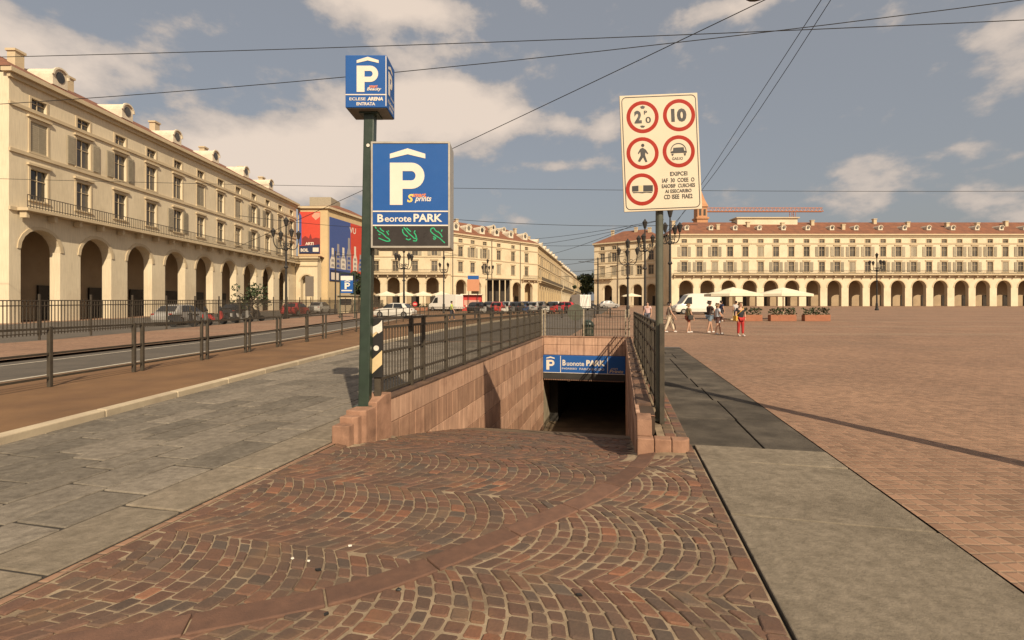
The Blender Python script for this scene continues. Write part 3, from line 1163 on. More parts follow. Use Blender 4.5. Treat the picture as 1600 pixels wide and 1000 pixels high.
text(cube, 'Beauty', x0 + .52 * ww, x0 + .87 * ww, zb + .305 * hh, zb + .385 * hh, y0 - .0032, M['white'], .02, .3)
text(cube, 'ECLESE', x0 + .10 * ww, x0 + .49 * ww, zb + .135 * hh, zb + .19 * hh, y0 - .003, M['white'], .02)
text(cube, 'ARENA', x0 + .53 * ww, x0 + .91 * ww, zb + .13 * hh, zb + .20 * hh, y0 - .003, M['white'], .05, .15)
text(cube, 'ENTRATA', x0 + .27 * ww, x0 + .72 * ww, zb + .04 * hh, zb + .10 * hh, y0 - .003, M['white'], .03)
xs_ = x1 + .002
p_glyph(cube, y0 + .08, zb + .295 * hh, .50 * hh * .9, xs_ - .001, M['white'], side=.75)
text(cube, 'Beauty', y0 + .18, y0 + .36, zb + .275 * hh, zb + .33 * hh, xs_, M['white'], .02, .2, side=1)
text(cube, 'ECLESE ARENA', y0 + .05, y0 + .36, zb + .135 * hh, zb + .20 * hh, xs_, M['white'], .03, side=1)
text(cube, 'ENTRATA', y0 + .11, y0 + .31, zb + .04 * hh, zb + .10 * hh, xs_, M['white'], .03, side=1)
# big panel
d0 = 6.12
x0, zt = L(579.5, 221, d0)
x1, zb = L(703, 387, d0)
y0 = d0 - PY
y1 = y0 + .40
q = MB()
q.box(x0, x1, y0 + .02, y1, zb, zt)
pan = q.build('sign_panel', M['alu'], ps, bev=.012)
fr = .022
q = MB()
q.box(x0, x0 + fr, y0, y0 + .0205, zb, zt)
q.box(x1 - fr, x1, y0, y0 + .0205, zb, zt)
q.box(x0 + fr, x1 - fr, y0, y0 + .0205, zt - fr, zt)
q.box(x0 + fr, x1 - fr, y0, y0 + .0205, zb, zb + fr)
q.build('frame', M['alu'], pan)
xa, xb = x0 + fr, x1 - fr
z1 = L(600, 330, d0)[1]
z2 = L(600, 352, d0)[1]
yf = y0 + .008
for nm, a, b, mt in (('blue_face', z1 + .008, zt - fr, 'blue'), ('name_plate', z2 + .007, z1 - .008, 'blue_dk'), ('display', zb + fr, z2 - .007, 'led_panel')):
    q = MB()
    q.box(xa, xb, yf, yf + .012, a, b)
    q.build(nm, M[mt], pan)
for zz in (z1, z2):
    q = MB()
    q.box(xa, xb, yf - .003, yf + .0115, zz - .0078, zz + .0078)
    q.build('white_line', M['white'], pan)
gx, gzz = L(609, 320, d0)
_, gt = L(609, 254, d0)
p_glyph(pan, gx, gzz, gt - gzz, yf - .001, M['white'])
a, b = L(643, 309, d0)
c, d = L(666, 301.5, d0)
text(pan, 'smart,', a, c, b, d, yf - .003, M['ora'], .03, .35)
a, b = L(648, 317, d0)
c, d = L(674, 306, d0)
text(pan, 'prints', a, c, b, d, yf - .0032, M['white'], .02, .3)
a, b = L(636, 316, d0)
c, d = L(646, 303, d0)
text(pan, 'S', a, c, b, d, yf - .0034, M['yel'], .03, .2)
a, b = L(589.5, 347, d0)
c, d = L(599, 334.5, d0)
text(pan, 'B', a, c, b, d, yf - .003, M['white'], .03)
a, b = L(601, 346.5, d0)
c, d = L(642.5, 338, d0)
text(pan, 'eorote', a, c, b, d, yf - .003, M['white'], .015)
a, b = L(646, 346.5, d0)
c, d = L(691, 334, d0)
text(pan, 'PARK', a, c, b, d, yf - .003, M['white'], .03)
GL = [[[(125, 395), (150, 435)], [(165, 455), (200, 490), (260, 520), (330, 590), (385, 625), (400, 660), (340, 665), (270, 640), (190, 605)], [(215, 420), (240, 455), (290, 490)], [(335, 480), (360, 520), (375, 550)], [(360, 475), (380, 480)], [(190, 535), (225, 545)]],
      [[(630, 440), (630, 490), (660, 540), (720, 580)], [(650, 410), (700, 470), (740, 520), (800, 570), (850, 620), (890, 600)], [(700, 420), (780, 490)], [(860, 465), (840, 505), (870, 550), (890, 620), (880, 660), (820, 655)], [(690, 620), (740, 640), (780, 620)]],
      [[(1200, 420), (1150, 430), (1140, 480), (1190, 530), (1250, 570), (1310, 610), (1400, 695)], [(1200, 420), (1230, 470), (1280, 500)], [(1270, 480), (1320, 530), (1355, 590)], [(1190, 580), (1240, 600), (1210, 635), (1190, 610)], [(1340, 490), (1350, 450)]]]
for g in GL:
    q = MB()
    for pl_ in g:
        pts = []
        for (zx, zy) in pl_:
            a, b = L(575 + zx / 11.68, 320 + zy / 11.68, d0)
            pts.append((a, yf - .003, b))
        for p_, r_ in zip(pts, pts[1:]):
            p_, r_ = Vector(p_), Vector(r_)
            e = (r_ - p_).normalized()
            nn = Vector((e.z, 0, -e.x)) * .0062
            q.ring([[p_ - nn, p_ + nn, r_ + nn, r_ - nn], [p + Vector((0, .003, 0)) for p in (p_ - nn, p_ + nn, r_ + nn, r_ - nn)]])
    q.build('display_character', M['led_green'], pan)
for zz in (zt - .12, zb + .12):           # clamps to the pole
    q = MB()
    q.box(x0 - .03, x0 + .05, y0 + .1, y0 + .2, zz - .04, zz + .04)
    q.build('clamp', M['green_pole'], pan)
a, b = L(575, 227, 6.22)
q = MB()
q.disc((a, -.078, b), .022, (0, 1, 0), .006, 14)
q.build('sticker', M['paper'], ps)

# hazard marker by the pole
hm = thing('hazard_marker', 'striped black and cream hazard board beside the foot of the green post', 'marker', (P(587, 600, 6.38).x, 6.40, .365))
HX, HY = P(587, 600, 6.38).x, 6.40


def L2(px, py):
    p = P(px, py, 6.36)
    return (p.x - HX, p.z - .365)


bl, bb = L2(576.5, 590)
br, bt = L2(597.5, 497)
q = MB()
q.box(bl, br, -.04, -.02, bb, bt)
bd = q.build('board', M['black'], hm, bev=.004)
wd = br - bl
hb = bt - bb
for (a, b) in ((.02, .36), (.62, .86)):
    flat(bd, 'stripe', [(bl + .004, bb + a * hb), (br - .004, bb + (a + .20) * hb), (br - .004, bb + min(1, b + .10) * hb), (bl + .004, bb + (b - .10) * hb)], -.0425, M['stripe_cream'])
q = MB()
cx, cz = L2(588, 544)
q.disc((cx, -.043, cz), .035, (0, 1, 0), .004, 18)
q.build('sticker', M['paper'], bd)
q = MB()
pts = [L2(*p) for p in ((577, 513), (584, 510), (592, 506), (597, 500), (597.5, 517), (592, 521), (588, 518), (583, 522), (578, 519))]
q.extr(pts, -.047, -.043)
q.build('torn_paper', M['paper'], bd)
q = MB()
q.box(bl + .06, br - .03, -.015, .04, -.01, bb + .1)
q.build('foot', M['iron'], hm, bev=.006)

# white traffic sign
TX, TY = 1.885, 6.22
ts = thing('traffic_sign', 'white traffic sign with five red ring symbols on an olive post', 'sign', (TX, TY, .14))


def L3(px, py, d=6.12):
    p = P(px, py, d)
    return (p.x - TX, p.z - .14)


q = MB()
q.tube([(0, 0, .0), (0, 0, L3(1030, 300)[1])], .048, 16)
q.build('pole', M['olive_pole'], ts, smooth=False)
q = MB()
q.lathe([(.085, 0), (.085, .02), (.062, .03), (.055, .10)], (0, 0, 0), 16)
q.build('collar', M['olive_pole'], ts)
cx, cz = L3(1032.5, 238)
hw, hh = 122 / 2 / F_PX * 6.12, 182 / 2 / F_PX * 6.12
q = MB()
q.box(-hw, hw, .0, .022, -hh, hh)
sp_ = q.build('sign_plate', M['sign_cream'], ts, bev=.006)
sp_.location = (cx, TY * 0 - .1, cz)
sp_.rotation_euler = (0, rad(-2.4), 0)
PXM = F_PX / 6.12


def q3(px, py):                           # picture point to sign plane, undoing its tilt
    X, Z = (px - 1032.5) / PXM, (238 - py) / PXM
    a = rad(-2.4)
    return (X * math.cos(a) - Z * math.sin(a), X * math.sin(a) + Z * math.cos(a))


def border(w, h, r, t, y):
    q = MB()
    def ringp(ww, h_, rr):
        o = []
        for (cx_, cz_, a0) in ((ww - rr, -h_ + rr, -90), (ww - rr, h_ - rr, 0), (-ww + rr, h_ - rr, 90), (-ww + rr, -h_ + rr, 180)):
            for k in range(6):
                an = rad(a0 + 18 * k)
                o.append((cx_ + rr * math.cos(an), cz_ + rr * math.sin(an)))
        return o
    A = ringp(w, h, r)
    B = ringp(w - t, h - t, r - t)
    n = len(A)
    for i in range(n):
        j = (i + 1) % n
        q.extr([A[i], A[j], B[j], B[i]], y, y + .002)
    return q


border(hw - .022, hh - .022, .06, .010, -.002).build('border_line', M['black'], sp_)
RR = 25.2 / PXM
CIRC = [(1004, 183), (1061, 180), (1004, 239.5), (1060.5, 236.5), (1003, 296)]
for (px, py) in CIRC:
    x, z = q3(px, py)
    q = MB()
    n = 36
    for i in range(n):
        a, b = 2 * math.pi * i / n, 2 * math.pi * (i + 1) / n
        q.extr([(x + RR * .77 * math.cos(a), z + RR * .77 * math.sin(a)), (x + RR * math.cos(a), z + RR * math.sin(a)), (x + RR * math.cos(b), z + RR * math.sin(b)), (x + RR * .77 * math.cos(b), z + RR * .77 * math.sin(b))], -.002, -.0002)
    q.build('red_ring', M['red'], sp_)
    q = MB()
    q.disc((x, -.001, z), RR * .77 - .001, (0, 1, 0), .001, 36)
    q.build('white_disc', M['sign_cream'], sp_)


def t3(s, px0, px1, py0, py1, bold=.03):
    a = q3(px0, py1)
    b = q3(px1, py0)
    me = text_mesh(s, M['black'], bold)
    xs = [v.co.x for v in me.vertices]
    ys = [v.co.y for v in me.vertices]
    A, B, C_, D = min(xs), max(xs), min(ys), max(ys)
    sw, sh = (px1 - px0) / PXM, (py1 - py0) / PXM
    mx, mz = (a[0] + b[0]) / 2, (a[1] + b[1]) / 2
    for v in me.vertices:
        v.co = (mx + ((v.co.x - A) / (B - A) - .5) * sw, -.0035, mz + ((v.co.y - C_) / (D - C_) - .5) * sh)
    put('lettering', me, sp_)


def f3(name, pts, mat='black', y=-.004):
    flat(sp_, name, [q3(*p) for p in pts], y, M[mat])


t3('2', 991, 1002.5, 173, 193, .05)
t3('P', 1006, 1011, 173, 179)
t3('0', 1008.5, 1017, 182.5, 192.5, .02)
f3('arrow_mark', [(1000, 167), (1004, 165), (1008, 167), (1006, 170), (1002, 170)][::-1])
f3('arrow_mark', [(1000, 197), (1003, 196), (1008, 197), (1006, 199.5), (1002, 199.5)][::-1])
t3('10', 1048.5, 1072.5, 169.5, 190.5, .05)
# pedestrian
f3('walking_figure', [(1003.5, 231), (1006, 232), (1009, 234), (1013, 240), (1011.5, 241), (1008, 238), (1008, 243), (1011.5, 253), (1008.5, 253.5), (1004.8, 246), (1000, 253), (996.5, 252), (1001, 243), (1000.5, 237), (998, 241), (996.5, 239.5), (1000, 233)][::-1])
x, z = q3(1004.2, 227.2)
q = MB()
q.disc((x, -.003, z), 2.6 / PXM, (0, 1, 0), .002, 14)
q.build('figure_head', M['black'], sp_)
# car symbol
q = MB()
n = 14
for i in range(n):
    a, b = math.pi * i / n, math.pi * (i + 1) / n
    q.extr([q3(1060 + 12.2 * math.cos(t), 236 - r_ * math.sin(t)) if False else q3(1060 + (12.4 if k else 11.2) * math.cos(t), 235.5 - (12 if k else 10.6) * math.sin(t)) for (t, k) in ((a, 0), (a, 1), (b, 1), (b, 0))], -.004, -.002)
q.build('car_roof_symbol', M['black'], sp_)
f3('car_body_symbol', [(1052, 231), (1068, 230), (1069, 235.5), (1073, 236), (1073, 238.6), (1048, 239.6), (1047.5, 237), (1051.5, 236)][::-1])
f3('wheel_symbol', [(1049, 240.5), (1053, 240.3), (1051, 244), (1049.5, 243)][::-1])
f3('wheel_symbol', [(1068, 239.6), (1072, 239.4), (1071, 243), (1069.5, 243.5)][::-1])
t3('GAS.IO', 1050, 1067, 245.5, 250, .02)
# trailer symbol
f3('lorry_symbol', [(987.5, 291), (997.5, 290), (997.5, 299), (987.5, 299.5)][::-1])
f3('lorry_symbol', [(1005, 289.6), (1020, 289.4), (1020, 299), (1005, 299.3)][::-1])
f3('lorry_symbol', [(988, 300.4), (1019.5, 299.9), (1018, 301.6), (1010, 301), (1004, 302), (996, 301.4), (990, 302)][::-1])
f3('lorry_gap', [(998.5, 290), (1004, 290), (1004, 298.6), (998.5, 298.6)][::-1], 'stripe_cream')
t3('EXIPCEI', 1047, 1074, 268, 274.5, .02)
t3('IAF  30  COEE  O', 1034.5, 1085, 278, 284.5, .02)
t3('EAIOBIF  CUIICHES', 1034, 1086, 287, 293, .02)
t3('AI ESECARIBO', 1039, 1080.5, 295.5, 301, .02)
t3('CD ISEE  FIAE2', 1037.5, 1082, 303.5, 310.5, .02)
for zz in (-.5, .5):
    q = MB()
    q.box(-.12, .12, .022, .052, zz - .02, zz + .02)
    q.build('bracket', M['olive_pole'], sp_)

# entrance fascia sign
fs, fo2 = ramp_thing('entrance_sign', 'wide blue parking sign board over the tunnel entrance', 'sign', -1.5, 19.5, -.7)
w0, w1 = UL + .01, UR - .01
q = MB(off=fo2)
q.box(w0, w1, 19.42, 19.61, -1.08, -.385)
fb_ = q.build('board', M['blue'], fs, bev=.008)
x_ = lambda px: (px - 848) / (972 - 848) * (w1 - w0) + w0 - fo2[0]
z_ = lambda py: -.385 - (py - 556) / (583 - 556) * .695 - fo2[2]
yy = 19.42 - 19.5 - .002
p_glyph(fb_, x_(853), z_(578.5), (z_(563) - z_(578.5)), yy + .0, M['white'])
for px in (874.5, 945.5):
    flat(fb_, 'white_line', [(x_(px), z_(583) + .01), (x_(px + 1.0), z_(583) + .01), (x_(px + 1.0), z_(556) - .01), (x_(px), z_(556) - .01)], yy - .001, M['white'])
flat(fb_, 'white_line', [(x_(848.5), z_(583)), (x_(971), z_(583)), (x_(971), z_(582.2)), (x_(848.5), z_(582.2))], yy - .0015, M['white'])
text(fb_, 'B', x_(878), x_(883), z_(571.5), z_(562.5), yy - .002, M['white'], .03)
text(fb_, 'uonote', x_(884.5), x_(911), z_(571.5), z_(565.5), yy - .002, M['white'], .015)
text(fb_, 'PARK', x_(914), x_(942.5), z_(571), z_(562), yy - .002, M['white'], .05)
text(fb_, 'INGRESSO', x_(877), x_(900), z_(577.2), z_(574.6), yy - .002, M['white'], .01)
text(fb_, 'PARCHEGGIO', x_(904), x_(941), z_(577.6), z_(574.4), yy - .002, M['white'], .0)
text(fb_, 'smart', x_(951), x_(961), z_(575.5), z_(573), yy - .002, M['stripe_cream'], .0, .2)
text(fb_, 'Prints', x_(948.5), x_(969), z_(581), z_(576), yy - .002, M['stripe_cream'], .02, .2)

# ------------------------------------------------------------------ buildings
def wall_holes(mb, x0, x1, z0, z1, holes, y=0.0, dep=.28, m=0):
    xs = sorted({x0, x1, *[h[0] for h in holes], *[h[1] for h in holes]})
    zs = sorted({z0, z1, *[h[2] for h in holes], *[h[3] for h in holes]})
    for a, b in zip(xs, xs[1:]):
        for c, d in zip(zs, zs[1:]):
            cx, cz = (a + b) / 2, (c + d) / 2
            if any(h[0] < cx < h[1] and h[2] < cz < h[3] for h in holes):
                continue
            mb.quad((a, y, c), (b, y, c), (b, y, d), (a, y, d), m=m)
    for (a, b, c, d) in holes:
        mb.quad((a, y, c), (a, y, d), (a, y + dep, d), (a, y + dep, c), m=m)
        mb.quad((b, y, d), (b, y, c), (b, y + dep, c), (b, y + dep, d), m=m)
        mb.quad((a, y, d), (b, y, d), (b, y + dep, d), (a, y + dep, d), m=m)
        mb.quad((b, y, c), (a, y, c), (a, y + dep, c), (b, y + dep, c), m=m)


_wm = {}


def win_meshes(w, h, pale):
    k = (round(w, 2), round(h, 2), pale)
    if k in _wm:
        return _wm[k]
    q = MB()                             # surround, sash bars and sill, all standing in the reveal
    t = .16
    q.box(-w / 2 - t, -w / 2 - .002, -.05, .02, -.0, h + t)
    q.box(w / 2 + .002, w / 2 + t, -.05, .02, -.0, h + t)
    q.box(-w / 2 - .001, w / 2 + .001, -.05, .02, h + .002, h + t)
    q.box(-w / 2 - t - .05, w / 2 + t + .05, -.13, .02, -.14, -.002)
    if h > 1.4:
        q.box(-w / 2 - t - .12, w / 2 + t + .12, -.2, .02, h + t + .12, h + t + .3)
    s = .05
    q.box(-s / 2, s / 2, .15, .21, .0, h)
    q.box(-w / 2, -s / 2, .15, .21, h * .66 - s / 2, h * .66 + s / 2)
    q.box(s / 2, w / 2, .15, .21, h * .66 - s / 2, h * .66 + s / 2)
    fr = q.mesh('window', M['trim'])
    q = MB()
    q.box(-w / 2, w / 2, .22, .25, 0, h)
    gl = q.mesh('pane', M['glass'])
    q = MB()
    q.box(-w * .27, w * .27, -.04, .0, 0, h)
    for i in range(int(h / .16)):
        z = .06 + i * .16
        q.box(-w * .23, w * .23, -.06, -.041, z, z + .09)
    sh = q.mesh('shutter', M['shutter'])
    _wm[k] = (fr, gl, sh)
    return _wm[k]


def add_window(par, x, z, w, h, rng, y=0.0, shut=.5):
    fr, gl, sh = win_meshes(w, h, 0)
    o = put('window', fr, par, loc=(x, y, z))
    put('pane', gl, o)
    if rng.random() < shut:
        closed = rng.random() < .25
        for s in (-1, 1):
            put('shutter', sh, o, loc=(s * (w * .25 if closed else w * .25 + w * .5 + .2), .1 if closed else -.055, 0))


def arcade(mb, x0, x1, z0, za, cs, w, ztop, y=0.0, dep=.9, m=0):
    r = w / 2
    zs = ztop - r
    n = 10
    edges = [x0] + [(a + b) / 2 for a, b in zip(cs, cs[1:])] + [x1]
    for c, a, b in zip(cs, edges, edges[1:]):
        for (p, q_) in ((a, c - r), (c + r, b)):
            mb.quad((p, y, z0), (q_, y, z0), (q_, y, za), (p, y, za), m=m)
        mb.quad((c - r, y, z0), (c - r, y, zs), (c - r, y + dep, zs), (c - r, y + dep, z0), m=m)
        mb.quad((c + r, y, zs), (c + r, y, z0), (c + r, y + dep, z0), (c + r, y + dep, zs), m=m)
        pr = None
        for i in range(n + 1):
            t = math.pi - math.pi * i / n
            p = (c + r * math.cos(t), zs + r * math.sin(t))
            if pr:
                mb.quad((pr[0], y, pr[1]), (p[0], y, p[1]), (p[0], y, za), (pr[0], y, za), m=m)
                mb.quad((pr[0], y, pr[1]), (p[0], y, p[1]), (p[0], y + dep, p[1]), (pr[0], y + dep, pr[1]), m=m)
            pr = p


def palace(label, P0, P1, base, za, eave, arches, arch_w, arch_top, cols, rows, mat='plaster', depth=14.0, ridge=4.0, dormers=(), balcony=None, seed=1, group=None, hip=(True, True), chimneys=4, downpipes=(), pil=(), shut=.5, awn=False):
    """P0,P1 world xy of the facade; cols list of x, rows list of (z,w,h)."""
    rng = random.Random(seed)
    d = Vector((P1[0] - P0[0], P1[1] - P0[1]))
    Lh = d.length
    b = thing('palace', label, 'building', (P0[0], P0[1], 0), math.atan2(d.y, d.x), group)
    q = MB()
    holes = []
    for (z, w, h) in rows:
        for x in cols:
            holes.append((x - w / 2, x + w / 2, z, z + h))
    wall_holes(q, 0, Lh, za, eave, holes)
    if arches:
        arcade(q, 0, Lh, base - 2, za, arches, arch_w, arch_top)
    else:
        q.quad((0, 0, base - 2), (Lh, 0, base - 2), (Lh, 0, za), (0, 0, za))
    # sides and back
    q.quad((0, depth, base - 2), (0, 0, base - 2), (0, 0, eave), (0, depth, eave))
    q.quad((Lh, 0, base - 2), (Lh, depth, base - 2), (Lh, depth, eave), (Lh, 0, eave))
    q.quad((Lh, depth, base - 2), (0, depth, base - 2), (0, depth, eave), (Lh, depth, eave))
    me = q.mesh('wall', M[mat])
    put('wall', me, b)
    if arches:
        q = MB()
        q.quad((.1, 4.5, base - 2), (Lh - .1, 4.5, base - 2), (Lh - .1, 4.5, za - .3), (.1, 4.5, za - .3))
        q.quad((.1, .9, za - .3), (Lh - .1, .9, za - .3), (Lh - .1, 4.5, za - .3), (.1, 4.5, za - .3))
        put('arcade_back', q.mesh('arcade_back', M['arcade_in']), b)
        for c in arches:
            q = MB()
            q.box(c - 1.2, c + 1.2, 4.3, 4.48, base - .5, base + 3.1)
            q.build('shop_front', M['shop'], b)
            q = MB()                      # moulding round each arch
            r = arch_w / 2
            n = 10
            for i in range(n):
                t0, t1 = math.pi * i / n, math.pi * (i + 1) / n
                q.extr([(c + (r + .02) * math.cos(t0), arch_top - r + (r + .02) * math.sin(t0)), (c + (r + .3) * math.cos(t0), arch_top - r + (r + .3) * math.sin(t0)),
                        (c + (r + .3) * math.cos(t1), arch_top - r + (r + .3) * math.sin(t1)), (c + (r + .02) * math.cos(t1), arch_top - r + (r + .02) * math.sin(t1))], -.07, .02)
            q.build('arch_moulding', M['trim'], b)
    for (z, w, h) in rows:
        for x in cols:
            add_window(b, x, z, w, h, rng, shut=shut if h > 1.2 else 0)
    # string courses and eaves
    zc = [za - .25] + [(r1[0] + r1[2] + r2[0]) / 2 + .25 for r1, r2 in zip(rows, rows[1:])]
    for i, z in enumerate(zc):
        q = MB()
        q.box(-.03, Lh + .03, -.14, .02, z, z + .28)
        q.build('string_course', M['trim'], b)
    q = MB()
    q.box(-.35, Lh + .35, -.55, .3, eave - .05, eave + .3)
    q.box(-.15, Lh + .15, -.25, .02, eave - .4, eave - .055)
    q.build('cornice', M['trim'], b)
    for x in pil:
        q = MB()
        q.box(x - .35, x + .35, -.12, .02, base - 1, eave - .42)
        q.build('pilaster', M[mat], b)
    for x in downpipes:
        q = MB()
        q.tube([(x, -.2, base), (x, -.2, eave - .1)], .09, 6)
        q.build('downpipe', M['balcony_iron'], b)
    # balcony
    for (xa, xb) in (balcony or ()):
        q = MB()
        q.box(xa, xb, -1.0, -.145, za - .22, za + .02)
        k = xa + .3
        while k < xb:
            q.box(k - .12, k + .12, -.7, -.145, za - .75, za - .225)
            k += 2.4
        bl_ = q.build('balcony', M['trim'], b)
        q = MB()
        for z in (.12, 1.0):
            q.box(xa, xb, -.97, -.93, za + z, za + z + .06)
        k = xa
        while k <= xb:
            q.box(k - .02, k + .02, -.965, -.935, za + .02, za + 1.0)
            k += .25
        q.build('balustrade', M['balcony_iron'], bl_)
    # roof
    q = MB()
    e0, e1 = -.5, depth + .5
    rm_ = depth / 2
    h0, h1 = (6.0 if hip[0] else -.3), (6.0 if hip[1] else -.3)
    zt = eave + .3
    A, B_, C_, D_ = (-.4, e0, zt), (Lh + .4, e0, zt), (Lh + .4, e1, zt), (-.4, e1, zt)
    R0, R1 = (min(h0, Lh / 2 - .1), rm_, zt + ridge), (max(Lh - h1, Lh / 2 + .1), rm_, zt + ridge)
    q.quad(A, B_, R1, R0)
    q.quad(C_, D_, R0, R1)
    q.quad(D_, A, R0)
    q.quad(B_, C_, R1)
    roof = q.build('roof', M['tile'], b)
    for i in range(chimneys):
        x = Lh * (i + .5 + rng.uniform(-.2, .2)) / max(1, chimneys)
        f = rng.uniform(.35, .9)
        zz = zt + ridge * f
        y = e0 + (rm_ - e0) * f
        q = MB()
        q.box(x - .4, x + .4, y - .3, y + .4, zz - .8, zz + 1.1)
        q.box(x - .5, x + .5, y - .4, y + .5, zz + 1.1, zz + 1.3)
        q.build('chimney', M['trim'], roof)
    for (x, f, s) in dormers:
        zz = zt + ridge * f
        y = e0 + (rm_ - e0) * f
        q = MB()
        n = 8
        prof = [(-.9 * s, 0)] + [(-.9 * s * math.cos(math.pi * i / n), 1.1 * s + .9 * s * math.sin(math.pi * i / n)) for i in range(n + 1)] + [(.9 * s, 0)]
        q.ring([[(x + a, y - .35, zz + c - .1) for a, c in prof], [(x + a, y + 2.6, zz + c - .1) for a, c in prof]])
        dm = q.build('dormer', M['dormer'], b)
        q = MB()
        pf = [(.52 * s * math.cos(2 * math.pi * i / 12), 1.05 * s + .62 * s * math.sin(2 * math.pi * i / 12)) for i in range(12)]
        q.ring([[(x + a, y - .39, zz + c - .1) for a, c in pf], [(x + a, y - .34, zz + c - .1) for a, c in pf]])
        q.build('pane', M['glass'], dm)
        q = MB()
        po = [(1.05 * s * math.cos(math.pi * i / n), 1.1 * s + 1.05 * s * math.sin(math.pi * i / n)) for i in range(n + 1)]
        pi_ = [(.86 * s * math.cos(math.pi * i / n), 1.1 * s + .86 * s * math.sin(math.pi * i / n)) for i in range(n + 1)]
        for i in range(n):
            q.extr([(x + po[i][0], zz - .1 + po[i][1]), (x + po[i + 1][0], zz - .1 + po[i + 1][1]), (x + pi_[i + 1][0], zz - .1 + pi_[i + 1][1]), (x + pi_[i][0], zz - .1 + pi_[i][1])], y - .5, y - .352)
        q.build('hood', M['dormer'], dm)
    return b


BASE = 1.3
R3 = [(10.3, 1.45, 2.5), (14.2, 1.45, 2.5), (17.6, 1.3, 1.0)]


def span(a, b, step):
    n = max(1, round((b - a) / step))
    return [a + (i + .5) * (b - a) / n for i in range(n)]


# right-hand palace (goes on beyond the frame)
palace('long cream palace behind the white van with four tall arches and red tiled roof', (40, 124), (144, 124), BASE, 9.6, 19.6, [4.4 + 5.4 * i for i in range(19)], 3.6, 8.1,
       [3.9 + 3.9 * i for i in range(26)], R3, 'plaster2', ridge=4.2, balcony=[(1.0, 103)], seed=3, dormers=[(x, .32, .62) for x in span(2, 102, 6.2)], chimneys=12, hip=(True, True), pil=(.5,), shut=.75)
# palace left of it at the street corner
palace('cream corner palace at the far street with low hipped red roof', (24, 142), (39.6, 131), BASE, 9.5, 19.4, [4.2, 8.8, 13.0, 17.0], 2.7, 7.6,
       [2.6, 6.2, 10.2, 13.6, 16.9], R3, 'plaster2', ridge=4.0, balcony=[(.3, 6.0)], seed=4, chimneys=3, downpipes=(7.4,), shut=.5)
# central palace: frontal wing and angled wing
palace('cream palace wing behind the café awning with four large arches', (-46, 121), (-15.3, 121.3), BASE, 9.6, 19.6, [1.9 + 4.85 * i for i in range(6)] + [30.7 - 2.0][:0], 3.2, 8.7,
       [2.4 + 4.85 * i for i in range(6)], R3, 'plaster', ridge=4.2, balcony=[(.5, 30)], seed=5, dormers=[(x, .25, 1.0) for x in span(2, 29, 4.9)], hip=(False, False), shut=.45)
palace('cream angled palace with white round dormers on a red roof at the street corner', (-15.2, 121.4), (7.6, 144), BASE, 9.3, 19.6, [3.2, 8.2, 13.1, 18.2, 23.3, 28.2], 3.3, 8.3,
       [3.0, 7.0, 11.2, 16.3, 21.8, 27.3], R3, 'plaster', ridge=4.4, balcony=[(25.0, 31.7)], seed=6, dormers=[(x, .22, 1.0) for x in (2.2, 6.4, 11.0, 16.3, 21.8, 27.6)] + [(18.5, .72, .75), (22.5, .7, .7)], hip=(False, True), downpipes=(.4, 13.6, 24.6), chimneys=3, shut=.4)
# street side, three houses in a row
st0, st1 = Vector((7.65, 144.1)), Vector((52, 360))
se = (st1 - st0).normalized()
cuts = [0, 68, 132, 218]
for i, (a, b_) in enumerate(zip(cuts, cuts[1:])):
    p0 = st0 + se * (a + .1)
    p1 = st0 + se * b_
    Lh = b_ - a
    palace(['ochre street front running back from the corner of the angled palace', 'second ochre street front along the far street', 'farthest ochre street front at the end of the street'][i], p0, p1, BASE + .8, 9.3, 19.4 + (0, -.6, -1.0)[i],
           span(1, Lh - 1, 6.2), 3.2, 7.8, span(1, Lh - 1, 4.6), R3[:2] + [(17.0, 1.3, .9)], 'plaster3' if i != 1 else 'plaster', ridge=4.0, balcony=[(2, Lh - 2)], seed=10 + i, dormers=[(x, .25, .9) for x in span(3, Lh - 3, 9)], hip=(True, True) if i else (False, True), chimneys=6, shut=.6)
# the far end of the street
palace('pale house closing the far right side of the street', (62, 330), (120, 322), BASE + 2, 9.5, 21.0, [], 3, 8, span(1, 56, 4.6), [(4, 1.4, 2.2)] + R3, 'plaster2', seed=17, chimneys=3)
# left-hand palace along the side road
palace('tall cream arcaded palace along the side road left of the poster house', (-39.3, 38), (-39.3, 88.6), BASE - .9, 9.4, 19.9, [2.6 + 5.4 * i for i in range(9)], 3.4, 7.9,
       [2.4 + 4.2 * i for i in range(12)], R3, 'plaster2', ridge=4.0, balcony=[(.5, 50)], seed=20, dormers=[(x, .3, .8) for x in span(2, 48, 8)], hip=(True, True), chimneys=6, shut=.5)
# low arcaded wing in front of the poster house
lw_ = palace('low cream arcaded wing at the foot of the poster house', (-39.2, 88.2), (-35.2, 88.0), BASE - .9, 9.0, 10.2, [2.0], 2.2, 7.2, [], [], 'plaster', depth=1.6, ridge=.25, seed=23, hip=(False, False), chimneys=0)

